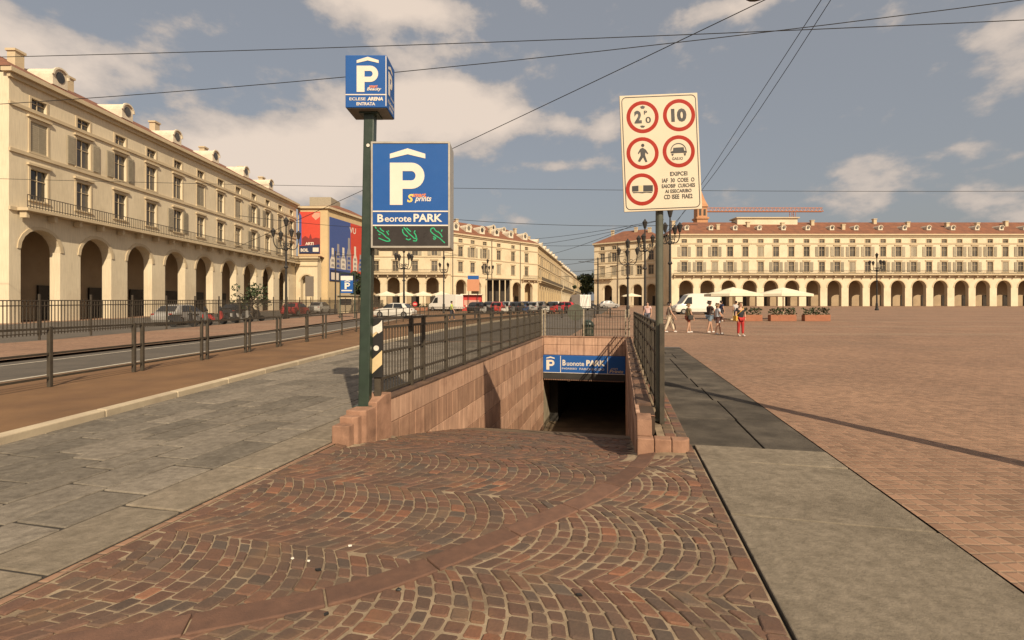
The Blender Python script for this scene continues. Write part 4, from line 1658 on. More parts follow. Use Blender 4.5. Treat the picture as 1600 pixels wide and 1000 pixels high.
# poster house
ph = thing('poster_house', 'plain cream house with two large advertising posters on its walls', 'building', (-34.1, 90, 0))
pts = [(-39.6, 90), (-34.1, 90), (-30.95, 104.3), (-39.6, 104.3)]
q = MB()
q.ring([[(x + 34.1, y - 90, .2) for x, y in pts], [(x + 34.1, y - 90, 19.6 if i != 2 else 19.6) for i, (x, y) in enumerate(pts)]])
q.build('wall', M['plaster3'], ph)
q = MB()
o2 = [(-40, 89.6), (-33.7, 89.6), (-30.45, 104.7), (-40, 104.7)]
q.ring([[(x + 34.1, y - 90, 19.605) for x, y in o2], [(x + 34.1, y - 90, 20.0) for x, y in o2]])
q.build('cornice', M['trim'], ph)
q = MB()
q.ring([[(x + 34.1, y - 90, 20.01) for x, y in o2], [(-36.5 + 34.1, 6, 21.4), (-34.6 + 34.1, 6, 21.4), (-33.5 + 34.1, 11, 21.4), (-37 + 34.1, 11, 21.4)]])
q.build('roof', M['tile'], ph)
q = MB()
q.box(-4.6, -.5, 3, 8, 20.6, 22.4)
q.build('roof_hut', M['shutter'], ph)
# poster 1, on the narrow front
PR = paint((.55, .055, .03), .6)
PRd = paint((.20, .025, .022), .6)
PBl = paint((.05, .085, .25), .6)
PW = paint((.66, .58, .47), .7)
PG = paint((.30, .27, .26), .7)
PBd = paint((.015, .025, .075), .6)


def pos1(px, py):
    p = P(px, py, 89.9)
    return (p.x + 34.1, p.z)


def poster_quad(par, name, cs, y, mat):
    flat(par, name, cs, y, mat, .03)


q = MB()
a, b = pos1(467.5, 396), pos1(500, 331)
q.box(a[0], b[0], -.16, -.03, a[1], b[1])
p1 = q.build('poster', PR, ph)
w_, h_ = b[0] - a[0], b[1] - a[1]
flat(p1, 'poster_band', [(a[0], a[1] + .0), (b[0], a[1]), (b[0], a[1] + .22 * h_), (a[0], a[1] + .18 * h_)], -.165, PBd, .004)
flat(p1, 'poster_band', [(a[0], a[1] + .19 * h_), (a[0] + .12 * w_, a[1] + .2 * h_), (a[0] + .12 * w_, b[1] - .1 * h_), (a[0], b[1])], -.166, PBl, .004)
flat(p1, 'poster_skyline', [(a[0] + .14 * w_, a[1] + .2 * h_), (b[0], a[1] + .22 * h_), (b[0], a[1] + .36 * h_), (a[0] + .8 * w_, a[1] + .38 * h_), (a[0] + .62 * w_, a[1] + .35 * h_), (a[0] + .55 * w_, a[1] + .48 * h_), (a[0] + .48 * w_, a[1] + .36 * h_), (a[0] + .3 * w_, a[1] + .42 * h_), (a[0] + .14 * w_, a[1] + .36 * h_)], -.167, PRd, .004)
flat(p1, 'poster_cloud', [(a[0] + .6 * w_, b[1] - .1 * h_), (a[0] + .8 * w_, b[1] - .2 * h_), (b[0], b[1] - .12 * h_), (b[0], b[1] - .02 * h_), (a[0] + .75 * w_, b[1] - .02 * h_)], -.1675, paint((.62, .30, .2), .6), .004)
text(p1, 'BOIL', a[0] + .08 * w_, a[0] + .45 * w_, a[1] + .04 * h_, a[1] + .12 * h_, -.169, PW, .04)
flat(p1, 'poster_logo', [(a[0] + .66 * w_, a[1] + .04 * h_), (a[0] + .94 * w_, a[1] + .04 * h_), (a[0] + .94 * w_, a[1] + .14 * h_), (a[0] + .66 * w_, a[1] + .14 * h_)], -.169, PW, .004)
text(p1, 'ARTI', a[0] + .3 * w_, a[0] + .7 * w_, a[1] + .20 * h_, a[1] + .27 * h_, -.171, PW, .04)
# poster 2 on the receding side wall: local frame along the wall
wx, wy = 6.5, 29.5
wl_ = math.hypot(wx, wy)
q = MB()
zA, zB = 6.3, 18.2
q.box(.5, 14.3, -.14, -.02, zA, zB)
p2 = q.build('poster', PBl, ph)
p2.rotation_euler = (0, 0, math.atan2(wy, wx))
flat(p2, 'poster_band', [(7.6, zA + 1.8), (14.28, zA + 1.8), (14.28, zB - .02), (7.6, zB - .02)], -.145, PR, .004)
flat(p2, 'poster_band', [(.52, zA + .02), (14.28, zA + .02), (14.28, zA + 1.75), (.52, zA + 2.1)], -.146, PBd, .004)
tops = [(1.4, .52), (3.2, .60), (5.0, .56), (7.0, .74), (9.3, .62), (11.4, .50), (13.2, .48)]
for k, (x, f) in enumerate(tops):
    hb = (zB - zA) * f
    w0 = .85
    prof = [(x - w0, zA + 2.4), (x + w0, zA + 2.4), (x + w0, zA + hb * .62), (x + w0 * .42, zA + hb * .78), (x + w0 * .42, zA + hb), (x - w0 * .42, zA + hb), (x - w0 * .42, zA + hb * .78), (x - w0, zA + hb * .62)]
    flat(p2, 'poster_column', prof, -.150 - .001 * k, PW if k % 2 == 0 else PG, .003)
    for j in range(3):
        flat(p2, 'poster_detail', [(x - .5, zA + 2.7 + j * .9), (x + .55, zA + 2.7 + j * .9), (x + .3, zA + 3.2 + j * .9), (x - .4, zA + 3.15 + j * .9)], -.160 - .001 * k, PG if k % 2 == 0 else PBl, .002)
flat(p2, 'poster_logo', [(.9, zA + .25), (3.4, zA + .25), (3.4, zA + 1.6), (.9, zA + 1.6)], -.15, PW, .003)
flat(p2, 'poster_logo', [(11.0, zA + .3), (13.9, zA + .3), (14.0, zA + 1.5), (12.0, zA + 1.4)], -.15, paint((.16, .30, .55), .6), .003)
text(p2, 'VU', 7.2, 9.6, zB - 2.0, zB - .8, -.152, PW, .02)

# bell tower and crane
tw = thing('bell_tower', 'orange brick bell tower with pointed roof rising behind the long palace', 'tower', (77.5, 200, 0))
q = MB()
q.box(-2.2, 2.2, -2.2, 2.2, 0, 37)
q.build('shaft', M['brick_tower'], tw)
q = MB()
q.box(-2.6, 2.6, -2.6, 2.6, 37, 37.7)
q.box(-2.0, 2.0, -2.0, 2.0, 37.71, 42)
q.build('belfry', M['brick_tower'], tw)
for x in (-.9, .9):
    q = MB()
    q.box(x - .45, x + .45, -2.05, -1.99, 38.4, 41)
    q.build('opening', M['shop'], tw)
q = MB()
q.ring([[(-2.4, -2.4, 42.01), (2.4, -2.4, 42.01), (2.4, 2.4, 42.01), (-2.4, 2.4, 42.01)], [(-1.3, -1.3, 45), (1.3, -1.3, 45), (1.3, 1.3, 45), (-1.3, 1.3, 45)], [(-.1, -.1, 49.5), (.1, -.1, 49.5), (.1, .1, 49.5), (-.1, .1, 49.5)]])
q.build('spire', M['brick_tower'], tw)
cr = thing('tower_crane', 'orange lattice crane jib above the palace roof', 'crane', (150, 260, 0))
q = MB()
for (a, b) in ((-1, -1), (1, -1), (1, 1), (-1, 1)):
    q.tube([(a, b, 0), (a, b, 52)], .16, 4)
for k in range(17):
    s = 1 if k % 2 else -1
    q.tube([(-s, -1, k * 3), (s, -1, k * 3 + 3)], .1, 4)
q.build('mast', M['crane'], cr)
q = MB()
for (yy_, zz) in ((-.8, 52), (.8, 52), (0, 54)):
    q.tube([(-52, yy_, zz), (16, yy_, zz)], .22, 4)
for k in range(34):
    x = -52 + k * 2
    q.tube([(x, -.8, 52), (x + 1, 0, 54)], .13, 4)
    q.tube([(x + 1, 0, 54), (x + 2, -.8, 52)], .13, 4)
q.build('jib', M['crane'], cr)
# roof hut on the long palace
rh = thing('roof_terrace', 'small flat roofed hut on the ridge of the long palace beside the tower', 'roof hut', (64, 131, 23.2))
q = MB()
q.box(-4, 12, -1.5, 2, -.4, 1.7)
q.build('wall', M['plaster2'], rh)
q = MB()
q.box(-4.4, 12.4, -1.9, 2.4, 1.71, 2.0)
q.build('roof_slab', M['trim'], rh)

# ------------------------------------------------------------------ lamps, poles, wires
def lamp_post(label, x, y, h, arms=3, scale=1.0, group=None):
    z = gz(y)
    t = thing('lamp_post', label, 'lamp', (x, y, z), random.Random(int(x * 10)).uniform(0, 1.5), group)
    q = MB()
    q.lathe([(.28, 0), (.28, .25), (.2, .35), (.17, 1.1), (.12, 1.3), (.10, h * .5), (.085, h * .8), (.06, h)], n=10)
    q.build('column', M['black_iron'], t)
    q = MB()
    q.lathe([(.12, h * .55), (.2, h * .56), (.12, h * .58)], n=10)
    q.lathe([(.1, h * .74), (.19, h * .75), (.1, h * .77)], n=10)
    q.build('collar', M['black_iron'], t)
    for i in range(arms):
        a = 2 * math.pi * i / arms
        c, s = math.cos(a), math.sin(a)
        q = MB()
        pts = []
        for k in range(9):
            f = k / 8
            r_ = 1.05 * scale * math.sin(f * math.pi / 2)
            pts.append((c * r_, s * r_, h * .78 - .35 * math.sin(f * math.pi) + f * f * .75 * scale))
        q.tube(pts, .045, 6)
        sp = [(c * (.35 + .22 * math.cos(k * .6) * (1 - k / 16)), s * (.35 + .22 * math.cos(k * .6) * (1 - k / 16)), h * .80 + .22 * math.sin(k * .6) * (1 - k / 16)) for k in range(12)]
        q.tube(sp, .028, 5)
        q.build('arm', M['black_iron'], t)
        q = MB()
        zt_ = pts[-1][2]
        q.lathe([(.06, zt_), (.11, zt_ + .05), (.22, zt_ + .5), (.25, zt_ + .52), (.12, zt_ + .68), (.03, zt_ + .8)], (pts[-1][0], pts[-1][1], 0), 8)
        q.build('lantern', M['black_iron'], t)
    q = MB()
    q.lathe([(.06, h), (.12, h + .06), (.24, h + .55), (.27, h + .57), (.13, h + .74), (.03, h + .9)], n=8)
    q.build('lantern', M['black_iron'], t)
    return t


lamp_post('ornate black lamp post before the tall left palace', -20.9, 45, 8.6, 4, 1.1)
lamp_post('ornate black lamp post rising before the café awning', -12.0, 54, 7.0, 4, .95)
lamp_post('ornate black lamp post beside the white van near the red kiosk', -12.6, 90, 9.0, 4, 1.0)
lamp_post('ornate black lamp post before the angled palace between parked cars', -4.6, 92, 8.6, 4, 1.0)
lamp_post('ornate black lamp post directly behind the white traffic sign', 13.0, 40, 8.6, 4, .8)
lamp_post('ornate black lamp post in front of the corner palace, funnel lantern on top', 12.3, 45, 8.4, 3, .7)
lamp_post('smaller ornate lamp post in front of the corner palace with wide arms', 11.9, 50, 7.2, 3, 1.0)
lamp_post('ornate black lamp post standing on the square right of the white van', 60, 80, 8.6, 4, 1.0)


def catenary(label, x, y, h, dirx):
    z = gz(y)
    t = thing('tram_pole', label, 'pole', (x, y, z))
    q = MB()
    q.lathe([(.16, 0), (.15, 1.2), (.1, 1.3), (.08, h)], n=10)
    q.build('column', M['black_iron'], t)
    q = MB()
    q.tube([(0, 0, h - .6), (dirx * 2.4, 0, h - .5)], .035, 6)
    q.tube([(0, 0, h - .1), (dirx * 1.6, 0, h - .48)], .02, 5)
    q.build('bracket_arm', M['black_iron'], t)
    return t


catenary('thin tram pole with bracket arm between the awning and the red kiosk', -8.7, 62, 8.0, 1)
catenary('thin tram pole with bracket arm before the corner palace', 10.6, 60, 7.0, -1)
catenary('tram pole with bracket arm beside the tall dark fence', -22.5, 62, 8.0, 1)


def wire(px0, py0, d0, px1, py1, d1, sag=.0, r=.012, ext=.35, label=None):
    a, b = P(px0, py0, d0), P(px1, py1, d1)
    e = b - a
    a2, b2 = a - e * ext, b + e * ext
    q = MB(off=tuple(a2))
    pts = []
    for k in range(17):
        f = k / 16
        p = a2 + (b2 - a2) * f
        s0 = (f * (1 + 2 * ext) - ext)
        p.z -= sag * (1 - (2 * s0 - 1) ** 2) if True else 0
        pts.append(p)
    q.tube(pts, r, 5)
    o = q.build('overhead_wire', M['wire'], loc=a2)
    return tag(o, label or 'thin black wire in the bundle strung over the mouth of the far street', 'wire', None if label else 'wires over the far street')


wire(410, 78, 16, 1174, 50, 14, .02, ext=1.2, label='nearly level overhead wire passing just above the blue cube')
wire(410, 132, 16, 1174, 53, 14, .06, ext=1.2, label='overhead wire passing behind the blue cube and rising beyond it')
wire(500, 328, 26, 1174, 10, 14, .05, .014, ext=.45, label='long slanting overhead wire crossing behind the large blue panel')
wire(410, 289, 30, 970, 297, 30, .03, .014, ext=1.3, label='level overhead wire between the large blue panel and the white traffic sign')
wire(700, 342, 60, 960, 353, 60, .2, .03, ext=.5, label='level overhead wire just above the roof of the angled palace')
wire(1174, 168, 18, 1098, 285, 24, .0, .011, ext=1.6, label='upper of two steep wires dropping behind the white traffic sign')
wire(1174, 190, 18, 1040, 364, 28, .2, .011, ext=1.0, label='lower of two steep wires dropping to the lamp behind the white sign')
for (a, b, c, d) in ((850, 372, 1010, 348), (856, 380, 1000, 352), (866, 396, 970, 360), (872, 405, 960, 402), (880, 414, 965, 398), (860, 384, 980, 379), (900, 424, 962, 415), (880, 432, 965, 424)):
    wire(a, b, 95, c, d, 70, .2, .035, ext=.12)
wire(440, 345, 50, 580, 356, 70, .1, .024, ext=.3, label='overhead wire before the poster house')
# small fitting of a street lamp poking into the top corner
sl = thing('hanging_lamp', 'dark hanging street lamp caught in the upper right above the wires', 'lamp', tuple(P(1184, -8, 12)))
q = MB()
q.lathe([(.04, .28), (.10, .2), (.26, .06), (.28, .0), (.2, -.03), (.02, -.07)], n=14)
q.build('shade', M['black_iron'], sl)
q = MB()
q.tube([(0, 0, .27), (.02, 0, .9), (.9, .1, 1.15)], .02, 6)
q.build('stem', M['black_iron'], sl)

# ------------------------------------------------------------------ vehicles
def wheel_pair(t, x, w, r):
    for s in (-1, 1):
        q = MB()
        q.disc((x, s * (w / 2 - .10), r), r, (0, 1, 0), .20, 18)
        o = q.build('wheel', M['rubber'], t)
        q = MB()
        q.disc((x, s * (w / 2 + .005), r), r * .62, (0, 1, 0), .02, 14)
        q.build('rim', M['rim'], o)


def vehicle(name, label, cat, x, y, rz, rgb, kind='car', group=None):
    t = thing(name, label, cat, (x, y, gz(y) + .02), rz, group)
    pt = paint(rgb, .3)
    if kind == 'car':
        Lc, w, r = 4.1, 1.74, .31
        secs = [(-2.05, .40, .62, .64, .80), (-1.95, .24, .82, .86, .93), (-1.55, .20, .90, .98, .98), (-1.2, .19, .92, 1.36, .99), (-.7, .19, .93, 1.46, 1.0), (.1, .19, .93, 1.47, 1.0), (.55, .19, .93, 1.36, 1.0), (1.05, .2, .92, .96, .99), (1.6, .22, .82, .85, .96), (1.95, .26, .70, .73, .90), (2.06, .38, .58, .60, .78)]
    elif kind == 'van':
        Lc, w, r = 5.4, 2.0, .34
        secs = [(-2.7, .35, 1.0, 2.35, .97), (-2.62, .28, 1.1, 2.5, 1.0), (-1, .25, 1.15, 2.55, 1.0), (.6, .25, 1.15, 2.53, 1.0), (1.15, .25, 1.15, 2.38, 1.0), (1.95, .25, 1.12, 1.32, .98), (2.5, .28, 1.0, 1.08, .94), (2.7, .38, .75, .80, .84)]
    rings = []
    for (sx_, zb, zm, zt, wf) in secs:
        h = w / 2 * wf
        top = h * (.78 if zt - zm > .2 else .93) if kind == 'car' else h * (.94 if zt - zm > .3 else .92)
        rings.append([(sx_, -h * .92, zb), (sx_, h * .92, zb), (sx_, h, (zb + zm) / 2), (sx_, h * .98, zm), (sx_, top, zt - .03), (sx_, top * .8, zt), (sx_, -top * .8, zt), (sx_, -top, zt - .03), (sx_, -h * .98, zm), (sx_, -h, (zb + zm) / 2)])
    q = MB()
    q.ring(rings)
    body = q.build('body', pt, t, smooth=True)
    body.data.polygons.foreach_set('use_smooth', [False] * len(body.data.polygons))
    # panes
    def pane(pts, nm='window'):
        q = MB()
        q.quad(*pts)
        o = q.build(nm, M['carglass'], t)
        md = o.modifiers.new('s', 'SOLIDIFY')
        md.thickness = .02
        md.offset = 0
    if kind == 'car':
        h = w / 2
        for s in (-1, 1):
            f = lambda X, zz, tt: (X, s * (h * .985 + (h * .785 - h * .985) * tt) + s * .012, zz)
            pane([f(-1.15, .98, .0), f(-.15, .98, .0), f(-.15, 1.40, .88), f(-.95, 1.38, .86)])
            pane([f(-.08, .98, .0), f(.95, .98, .02), f(.50, 1.34, .80), f(-.08, 1.40, .88)])
        pane([(1.06, -.68, .985), (1.06, .68, .985), (.60, .58, 1.355), (.60, -.58, 1.355)], 'windscreen')
        pane([(-1.59, .66, 1.0), (-1.59, -.66, 1.0), (-1.24, -.56, 1.36), (-1.24, .56, 1.36)], 'rear_window')
        wheel_pair(t, 1.28, w, r)
        wheel_pair(t, -1.25, w, r)
        for s in (-1, 1):
            q = MB()
            q.box(1.93, 2.045, s * .55 - .16, s * .55 + .16, .58, .70)
            q.build('headlight', M['rim'], t)
            q = MB()
            q.box(-2.0, -1.9, s * .62 - .12, s * .62 + .12, .70, .84)
            q.build('tail_light', M['red'], t)
    else:
        h = w / 2
        for s in (-1, 1):
            pane([(.75, s * (h + .004), 1.25), (1.75, s * (h * .985 + .006), 1.25), (1.25, s * (h * .95 + .012), 2.05), (.75, s * (h * .955 + .012), 2.1)])
        pane([(1.985, -.82, 1.34), (1.985, .82, 1.34), (1.25, .78, 2.30), (1.25, -.78, 2.30)], 'windscreen')
        wheel_pair(t, 1.75, w, r)
        wheel_pair(t, -1.7, w, r)
        for s in (-1, 1):
            q = MB()
            q.box(2.5, 2.68, s * .68 - .15, s * .68 + .15, .78, .98)
            q.build('headlight', M['rim'], t)
        q = MB()
        q.box(-2.6, 2.5, -h * .93, h * .93, .2, .30)
        q.build('sill', M['black'], t)
    return t


WH, BK, GY, RD, BL, SV = (.62, .58, .50), (.02, .02, .022), (.14, .13, .12), (.40, .035, .03), (.035, .06, .12), (.34, .32, .29)
vehicle('parked_van', 'large white van parked on the square before the long palace arches', 'van', 22.6, 60, math.pi, (.74, .70, .60), 'van')
vehicle('parked_car', 'white car with dark windows just right of the green post', 'car', -11.9, 49.5, math.pi - .15, WH)
vehicle('parked_van', 'white van beside the café awning near the red kiosk', 'van', -10.4, 76, math.pi - .5, (.72, .68, .60), 'van')
vehicle('parked_van', 'white van at the mouth of the far street', 'van', 11.2, 82, math.pi / 2 + .3, (.70, .66, .58), 'van')
row = [(BK, 'black'), (GY, 'grey'), (RD, 'red'), (SV, 'silver'), (BK, 'black'), (BL, 'dark blue'), (SV, 'silver'), (GY, 'grey'), (BK, 'black'), (WH, 'white')]
for i, (c, nm) in enumerate(row):
    vehicle('parked_car', '%s car in the row parked behind the long ramp railing' % nm, 'car', -4.6 + i * 2.15 * .62 * 1.0, 66 + (i % 2) * 7.5 + i * .8, math.pi / 2 - .35 + (i % 3) * .12, c, 'car', 'cars parked in the far row')
vehicle('parked_car', 'bright red car near the end of the parked row by the far street', 'car', 7.6, 70, math.pi - .3, (.5, .03, .04))
vehicle('parked_car', 'dark car parked across the mouth of the far street', 'car', 13.8, 92, .3, BK)
vehicle('parked_car', 'silver car parked before the corner palace', 'car', 19.5, 98, .1, SV)
for i, (c, nm) in enumerate([(SV, 'silver'), (BK, 'black'), (RD, 'dull red'), (WH, 'white')]):
    vehicle('parked_car', '%s car on the side road behind the tall dark fence' % nm, 'car', -24.5 - (i % 2) * 1.0, 36 + i * 9.5, math.pi / 2, c, 'car')

# ------------------------------------------------------------------ café, kiosk, small street things
def parasol(label, x, y, w, d, h, rz=0.0, group=None):
    t = thing('parasol', label, 'parasol', (x, y, gz(y)), rz, group)
    q = MB()
    q.tube([(0, 0, 0), (0, 0, h + .55)], .045, 8)
    q.build('pole', M['trim'], t)
    q = MB()
    top = (0, 0, h + .6)
    n = 8
    edge = []
    for k in range(n):
        a = math.pi / 4 * k + math.pi / 8
        edge.append((w / 2 * math.copysign(min(1, abs(math.cos(a)) * 1.25), math.cos(a)), d / 2 * math.copysign(min(1, abs(math.sin(a)) * 1.25), math.sin(a))))
    for k in range(n):
        (a, b), (c, e) = edge[k], edge[(k + 1) % n]
        q.quad((a, b, h), (c, e, h), (c * .5, e * .5, h + .28), (a * .5, b * .5, h + .28))
        q.quad((a * .5, b * .5, h + .28), (c * .5, e * .5, h + .28), top)
        q.quad((a, b, h - .22), (c, e, h - .22), (c, e, h), (a, b, h))
    o = q.build('canopy', M['canvas'], t)
    md = o.modifiers.new('s', 'SOLIDIFY')
    md.thickness = .015
    q = MB()
    q.box(-.4, .4, -.4, .4, 0, .12)
    q.build('base', M['trim'], t, bev=.02)
    return t


parasol('large cream parasol over café seats behind the person with a yellow bag', 20.0, 44, 4.6, 3.4, 2.35)
parasol('second large cream parasol further along the café terrace', 24.8, 44.5, 4.6, 3.4, 2.35)
aw = []
for i in range(4):
    parasol('cream café parasol before the four large arches', -20.6 + i * 3.0, 80, 3.3, 3.2, 2.55, group='cream café parasols before the arches')
parasol('small cream parasol before the corner palace', 27.5, 112, 4.2, 3.2, 2.6)


def planter(label, x, y, w, rz=0.0, group=None):
    t = thing('planter', label, 'planter', (x, y, gz(y)), rz, group)
    q = MB()
    q.box(-w / 2, w / 2, -.25, .25, 0, .55)
    q.build('box', M['terracotta'], t, bev=.02)
    q = MB()
    r = random.Random(int(x * 7 + y))
    for _ in range(220):
        c = Vector((r.uniform(-w / 2, w / 2), r.uniform(-.25, .25), r.uniform(.5, 1.15)))
        a = Vector((r.uniform(-1, 1), r.uniform(-1, 1), r.uniform(-1, 1))).normalized() * .09
        b = a.cross(Vector((r.random(), r.random(), r.random()))).normalized() * .06
        q.quad(c - a, c + b, c + a, c - b)
    q.build('foliage', M['leaf'], t)
    return t


for i in range(6):
    planter('leafy terracotta planter hedging the café below the cream awnings', -21.2 + i * 2.1, 77.5, 1.9, 0, 'planters before the café')
for i in range(3):
    planter('terracotta planter edging the terrace under the large cream parasols', 20.2 + i * 2.9, 41.6, 2.2, 0, 'planters edging the terrace')

kx_ = thing('kiosk', 'bright red market kiosk between the white van and the angled palace', 'kiosk', (-6.3, 76, gz(76)))
q = MB()
q.box(-1.5, 1.5, 0, 2.2, 0, 2.5)
q.build('body', paint((.50, .04, .03), .5), kx_, bev=.04)
q = MB()
q.box(-1.7, 1.7, -.5, 2.3, 2.51, 2.65)
q.build('roof', M['canvas'], kx_)
q = MB()
q.box(-1.2, 1.2, -.03, .01, .9, 1.7)
q.build('hatch', paint((.55, .30, .22), .6), kx_)
for i in range(7):
    q = MB()
    q.disc((-1.2 + i * .4, -.05, .55 + .22 * (i % 2)), .14, (0, 1, 0), .03, 8)
    q.build('painted_spot', PW, kx_)
ap = thing('advert_panel', 'orange advert panel with blue head on posts above the red kiosk', 'panel', (-6.0, 75.4, gz(75)))
q = MB()
for x in (-.7, .7):
    q.tube([(x, 0, 0), (x, 0, 5.3)], .05, 6)
q.build('post', M['black_iron'], ap)
q = MB()
q.box(-.95, .95, -.08, .08, 3.1, 4.9)
q.build('board', paint((.52, .23, .12), .6), ap)
q = MB()
q.box(-.85, .85, -.10, .06, 4.93, 5.5)
q.build('head_board', M['blue'], ap)
st = thing('market_stall', 'dark open market stall with striped uprights right of the red kiosk', 'stall', (-2.4, 86, gz(86)))
q = MB()
q.box(-2.3, 2.3, 0, 2.6, 5.2, 5.4)
q.build('roof', M['iron'], st)
q = MB()
q.box(-2.2, 2.2, 2.4, 2.5, 0, 5.19)
q.build('back_panel', M['shop'], st)
for x in (-2.1, -1.0, .2, 1.2, 2.1):
    q = MB()
    q.box(x - .09, x + .09, 0, .18, 0, 5.19)
    q.build('upright', M['trim'], st)
for i, (px, py, d) in enumerate([(634, 478, 60), (648.5, 475, 66)]):
    p = P(px, py, d)
    t = thing('road_sign', ['round red no entry sign nearest the white car', 'round red no entry sign next to the white van'][i], 'sign', (p.x, d, gz(d)))
    zz = p.z - gz(d)
    q = MB()
    q.tube([(0, 0, 0), (0, 0, zz + .2)], .03, 6)
    q.build('post', M['iron'], t)
    q = MB()
    q.disc((0, -.05, zz), .32, (0, 1, 0), .02, 20)
    o = q.build('disc', paint((.5, .03, .03), .4), t)
    q = MB()
    q.box(-.22, .22, -.066, -.061, zz - .05, zz + .05)
    q.build('white_bar', M['white'], o)
# blue parking sign by the side road
bs_ = thing('parking_sign', 'small blue parking sign on a dark gantry before the poster house', 'sign', (-15.6, 46, gz(46)))
pz = P(542, 458, 46).z - gz(46)
zt_ = P(542, 431, 46).z - gz(46)
q = MB()
for x in (-.68, .72):
    q.tube([(x, .05, 0), (x, .05, zt_ + .3)], .055, 8)
q.tube([(-.68, .05, zt_ + .25), (.72, .05, zt_ + .25)], .05, 8)
q.build('frame', M['green_pole'], bs_)
q = MB()
q.box(-.58, .58, -.08, .08, pz, zt_)
bb_ = q.build('board', M['blue'], bs_, bev=.01)
flat(bb_, 'head_strip', [(-.57, zt_ - .42), (.57, zt_ - .42), (.57, zt_ - .01), (-.57, zt_ - .01)], -.084, M['white'])
p_glyph(bb_, -.2, pz + .38, .62, -.083, M['white'])
flat(bb_, 'white_line', [(-.5, pz + .18), (.5, pz + .18), (.5, pz + .30), (-.5, pz + .30)], -.084, M['white'])
# notice panel and booth near it
nb = thing('notice_panel', 'grey rounded notice panel on legs before the low arcaded wing', 'panel', (-24.2, 58, gz(58)))
q = MB()
q.box(-.45, .55, -.06, .06, 2.2, 4.6)
q.build('board', paint((.16, .13, .10), .7), nb, bev=.04)
q = MB()
q.box(-.4, -.32, -.03, .03, 0, 2.19)
q.box(.42, .5, -.03, .03, 0, 2.19)
q.build('legs', M['iron'], nb)
bt_ = thing('booth', 'small pale ticket booth with dark window by the side road', 'booth', (-21.9, 64, gz(64)))
q = MB()
q.box(-1.1, 1.1, 0, 1.8, 0, 2.3)
q.build('body', M['trim'], bt_, bev=.04)
q = MB()
q.box(-.8, .8, -.02, .02, 1.1, 1.9)
q.build('window', M['carglass'], bt_)
q = MB()
q.box(-1.25, 1.25, -.3, 1.95, 2.31, 2.45)
q.build('roof', M['shutter'], bt_)

# bin behind the ramp end
bn = thing('litter_bin', 'dark green litter bin behind the railing over the tunnel', 'bin', W(-1.35, 20.55))
q = MB()
q.lathe([(.22, 0), (.25, .06), (.25, .72), (.27, .74), (.27, .82), (.24, .84), (.22, .90), (.14, .99), (.03, 1.02)], n=16)
q.build('body', M['green_pole'], bn)
for k in range(3):
    q = MB()
    q.lathe([(.255, .14 + k * .26), (.262, .15 + k * .26), (.262, .18 + k * .26), (.255, .19 + k * .26)], n=16)
    q.build('hoop', M['olive_pole'], bn)
q = MB()
q.box(-.1, .1, -.262, -.245, .45, .60)
q.build('label_plate', M['olive_pole'], bn)
gs = thing('round_sign', 'dull olive disc shaped sign back beside the green bin', 'sign', W(-1.95, 21.4))
q = MB()
q.tube([(0, 0, 0), (0, 0, 1.35)], .03, 8)
q.build('post', M['iron'], gs)
q = MB()
q.disc((0, 0, 1.32), .36, (.15, 1, 0), .02, 24)
q.build('disc', M['olive_pole'], gs)


def bollard(x, y, label, group):
    t = thing('bollard', label, 'bollard', (x, y, gz(y)), 0, group)
    q = MB()
    q.lathe([(.11, 0), (.11, .08), (.07, .12), (.065, .78), (.09, .80), (.09, .84), (.05, .92), (.01, .94)], n=10)
    q.build('shaft', M['black_iron'], t)


for i in range(9):
    bollard(-3.5 + i * 1.7, 46 + i * .5, 'short dark bollard in the row beyond the ramp', 'bollards beyond the ramp')

# trees at the end of the street
def tree(label, x, y, h, w, seed, n=1300, leaf=.35, group=None):
    r = random.Random(seed)
    z = gz(min(y, 160)) + (3 if y > 300 else 0)
    t = thing('tree', label, 'tree', (x, y, z), 0, group)
    q = MB()
    q.tube([(0, 0, -.5), (.05, 0, h * .25), (0, .1, h * .55), (.1, 0, h * .85)], [w * .05, w * .042, w * .03, w * .012], 8)
    for k in range(7):
        a = r.uniform(0, 6.28)
        zz = h * r.uniform(.3, .65)
        q.tube([(0, 0, zz), (math.cos(a) * w * .2, math.sin(a) * w * .2, zz + h * .12), (math.cos(a) * w * .36, math.sin(a) * w * .36, zz + h * .2)], [w * .022, w * .015, w * .006], 6)
    q.build('trunk', M['bark'], t)
    q = MB()
    cl = [(Vector((r.gauss(0, .22) * w, r.gauss(0, .22) * w, h * r.uniform(.4, .95))), w * r.uniform(.12, .22)) for _ in range(24)]
    for _ in range(n):
        c, s = r.choice(cl)
        d = Vector((r.gauss(0, 1), r.gauss(0, 1), r.gauss(0, 1))).normalized() * s * r.uniform(.5, 1.05)
        c = c + d
        a = Vector((r.gauss(0, 1), r.gauss(0, 1), r.gauss(0, 1))).normalized() * leaf
        b = a.cross(Vector((r.random(), r.random(), r.random()))).normalized() * leaf * .6
        q.quad(c - a, c + b, c + a, c - b)
    q.build('crown', M['leaf'], t)
    return t


tree('dark tree closing the end of the far street, taller one', 57, 330, 19, 12, 1, leaf=.6)
tree('dark tree closing the end of the far street, lower one', 52, 345, 15, 11, 2, leaf=.6)
tree('small dark tree at the street mouth beside the corner palace', 23.2, 150, 9.5, 5, 3, leaf=.35)
tree('small leafy tree beside the poster house', -26.5, 84, 6.5, 4.5, 4, leaf=.25)
tree('leafy shrub behind the tall dark fence', -23.6, 44, 3.2, 2.6, 5, 700, .14)

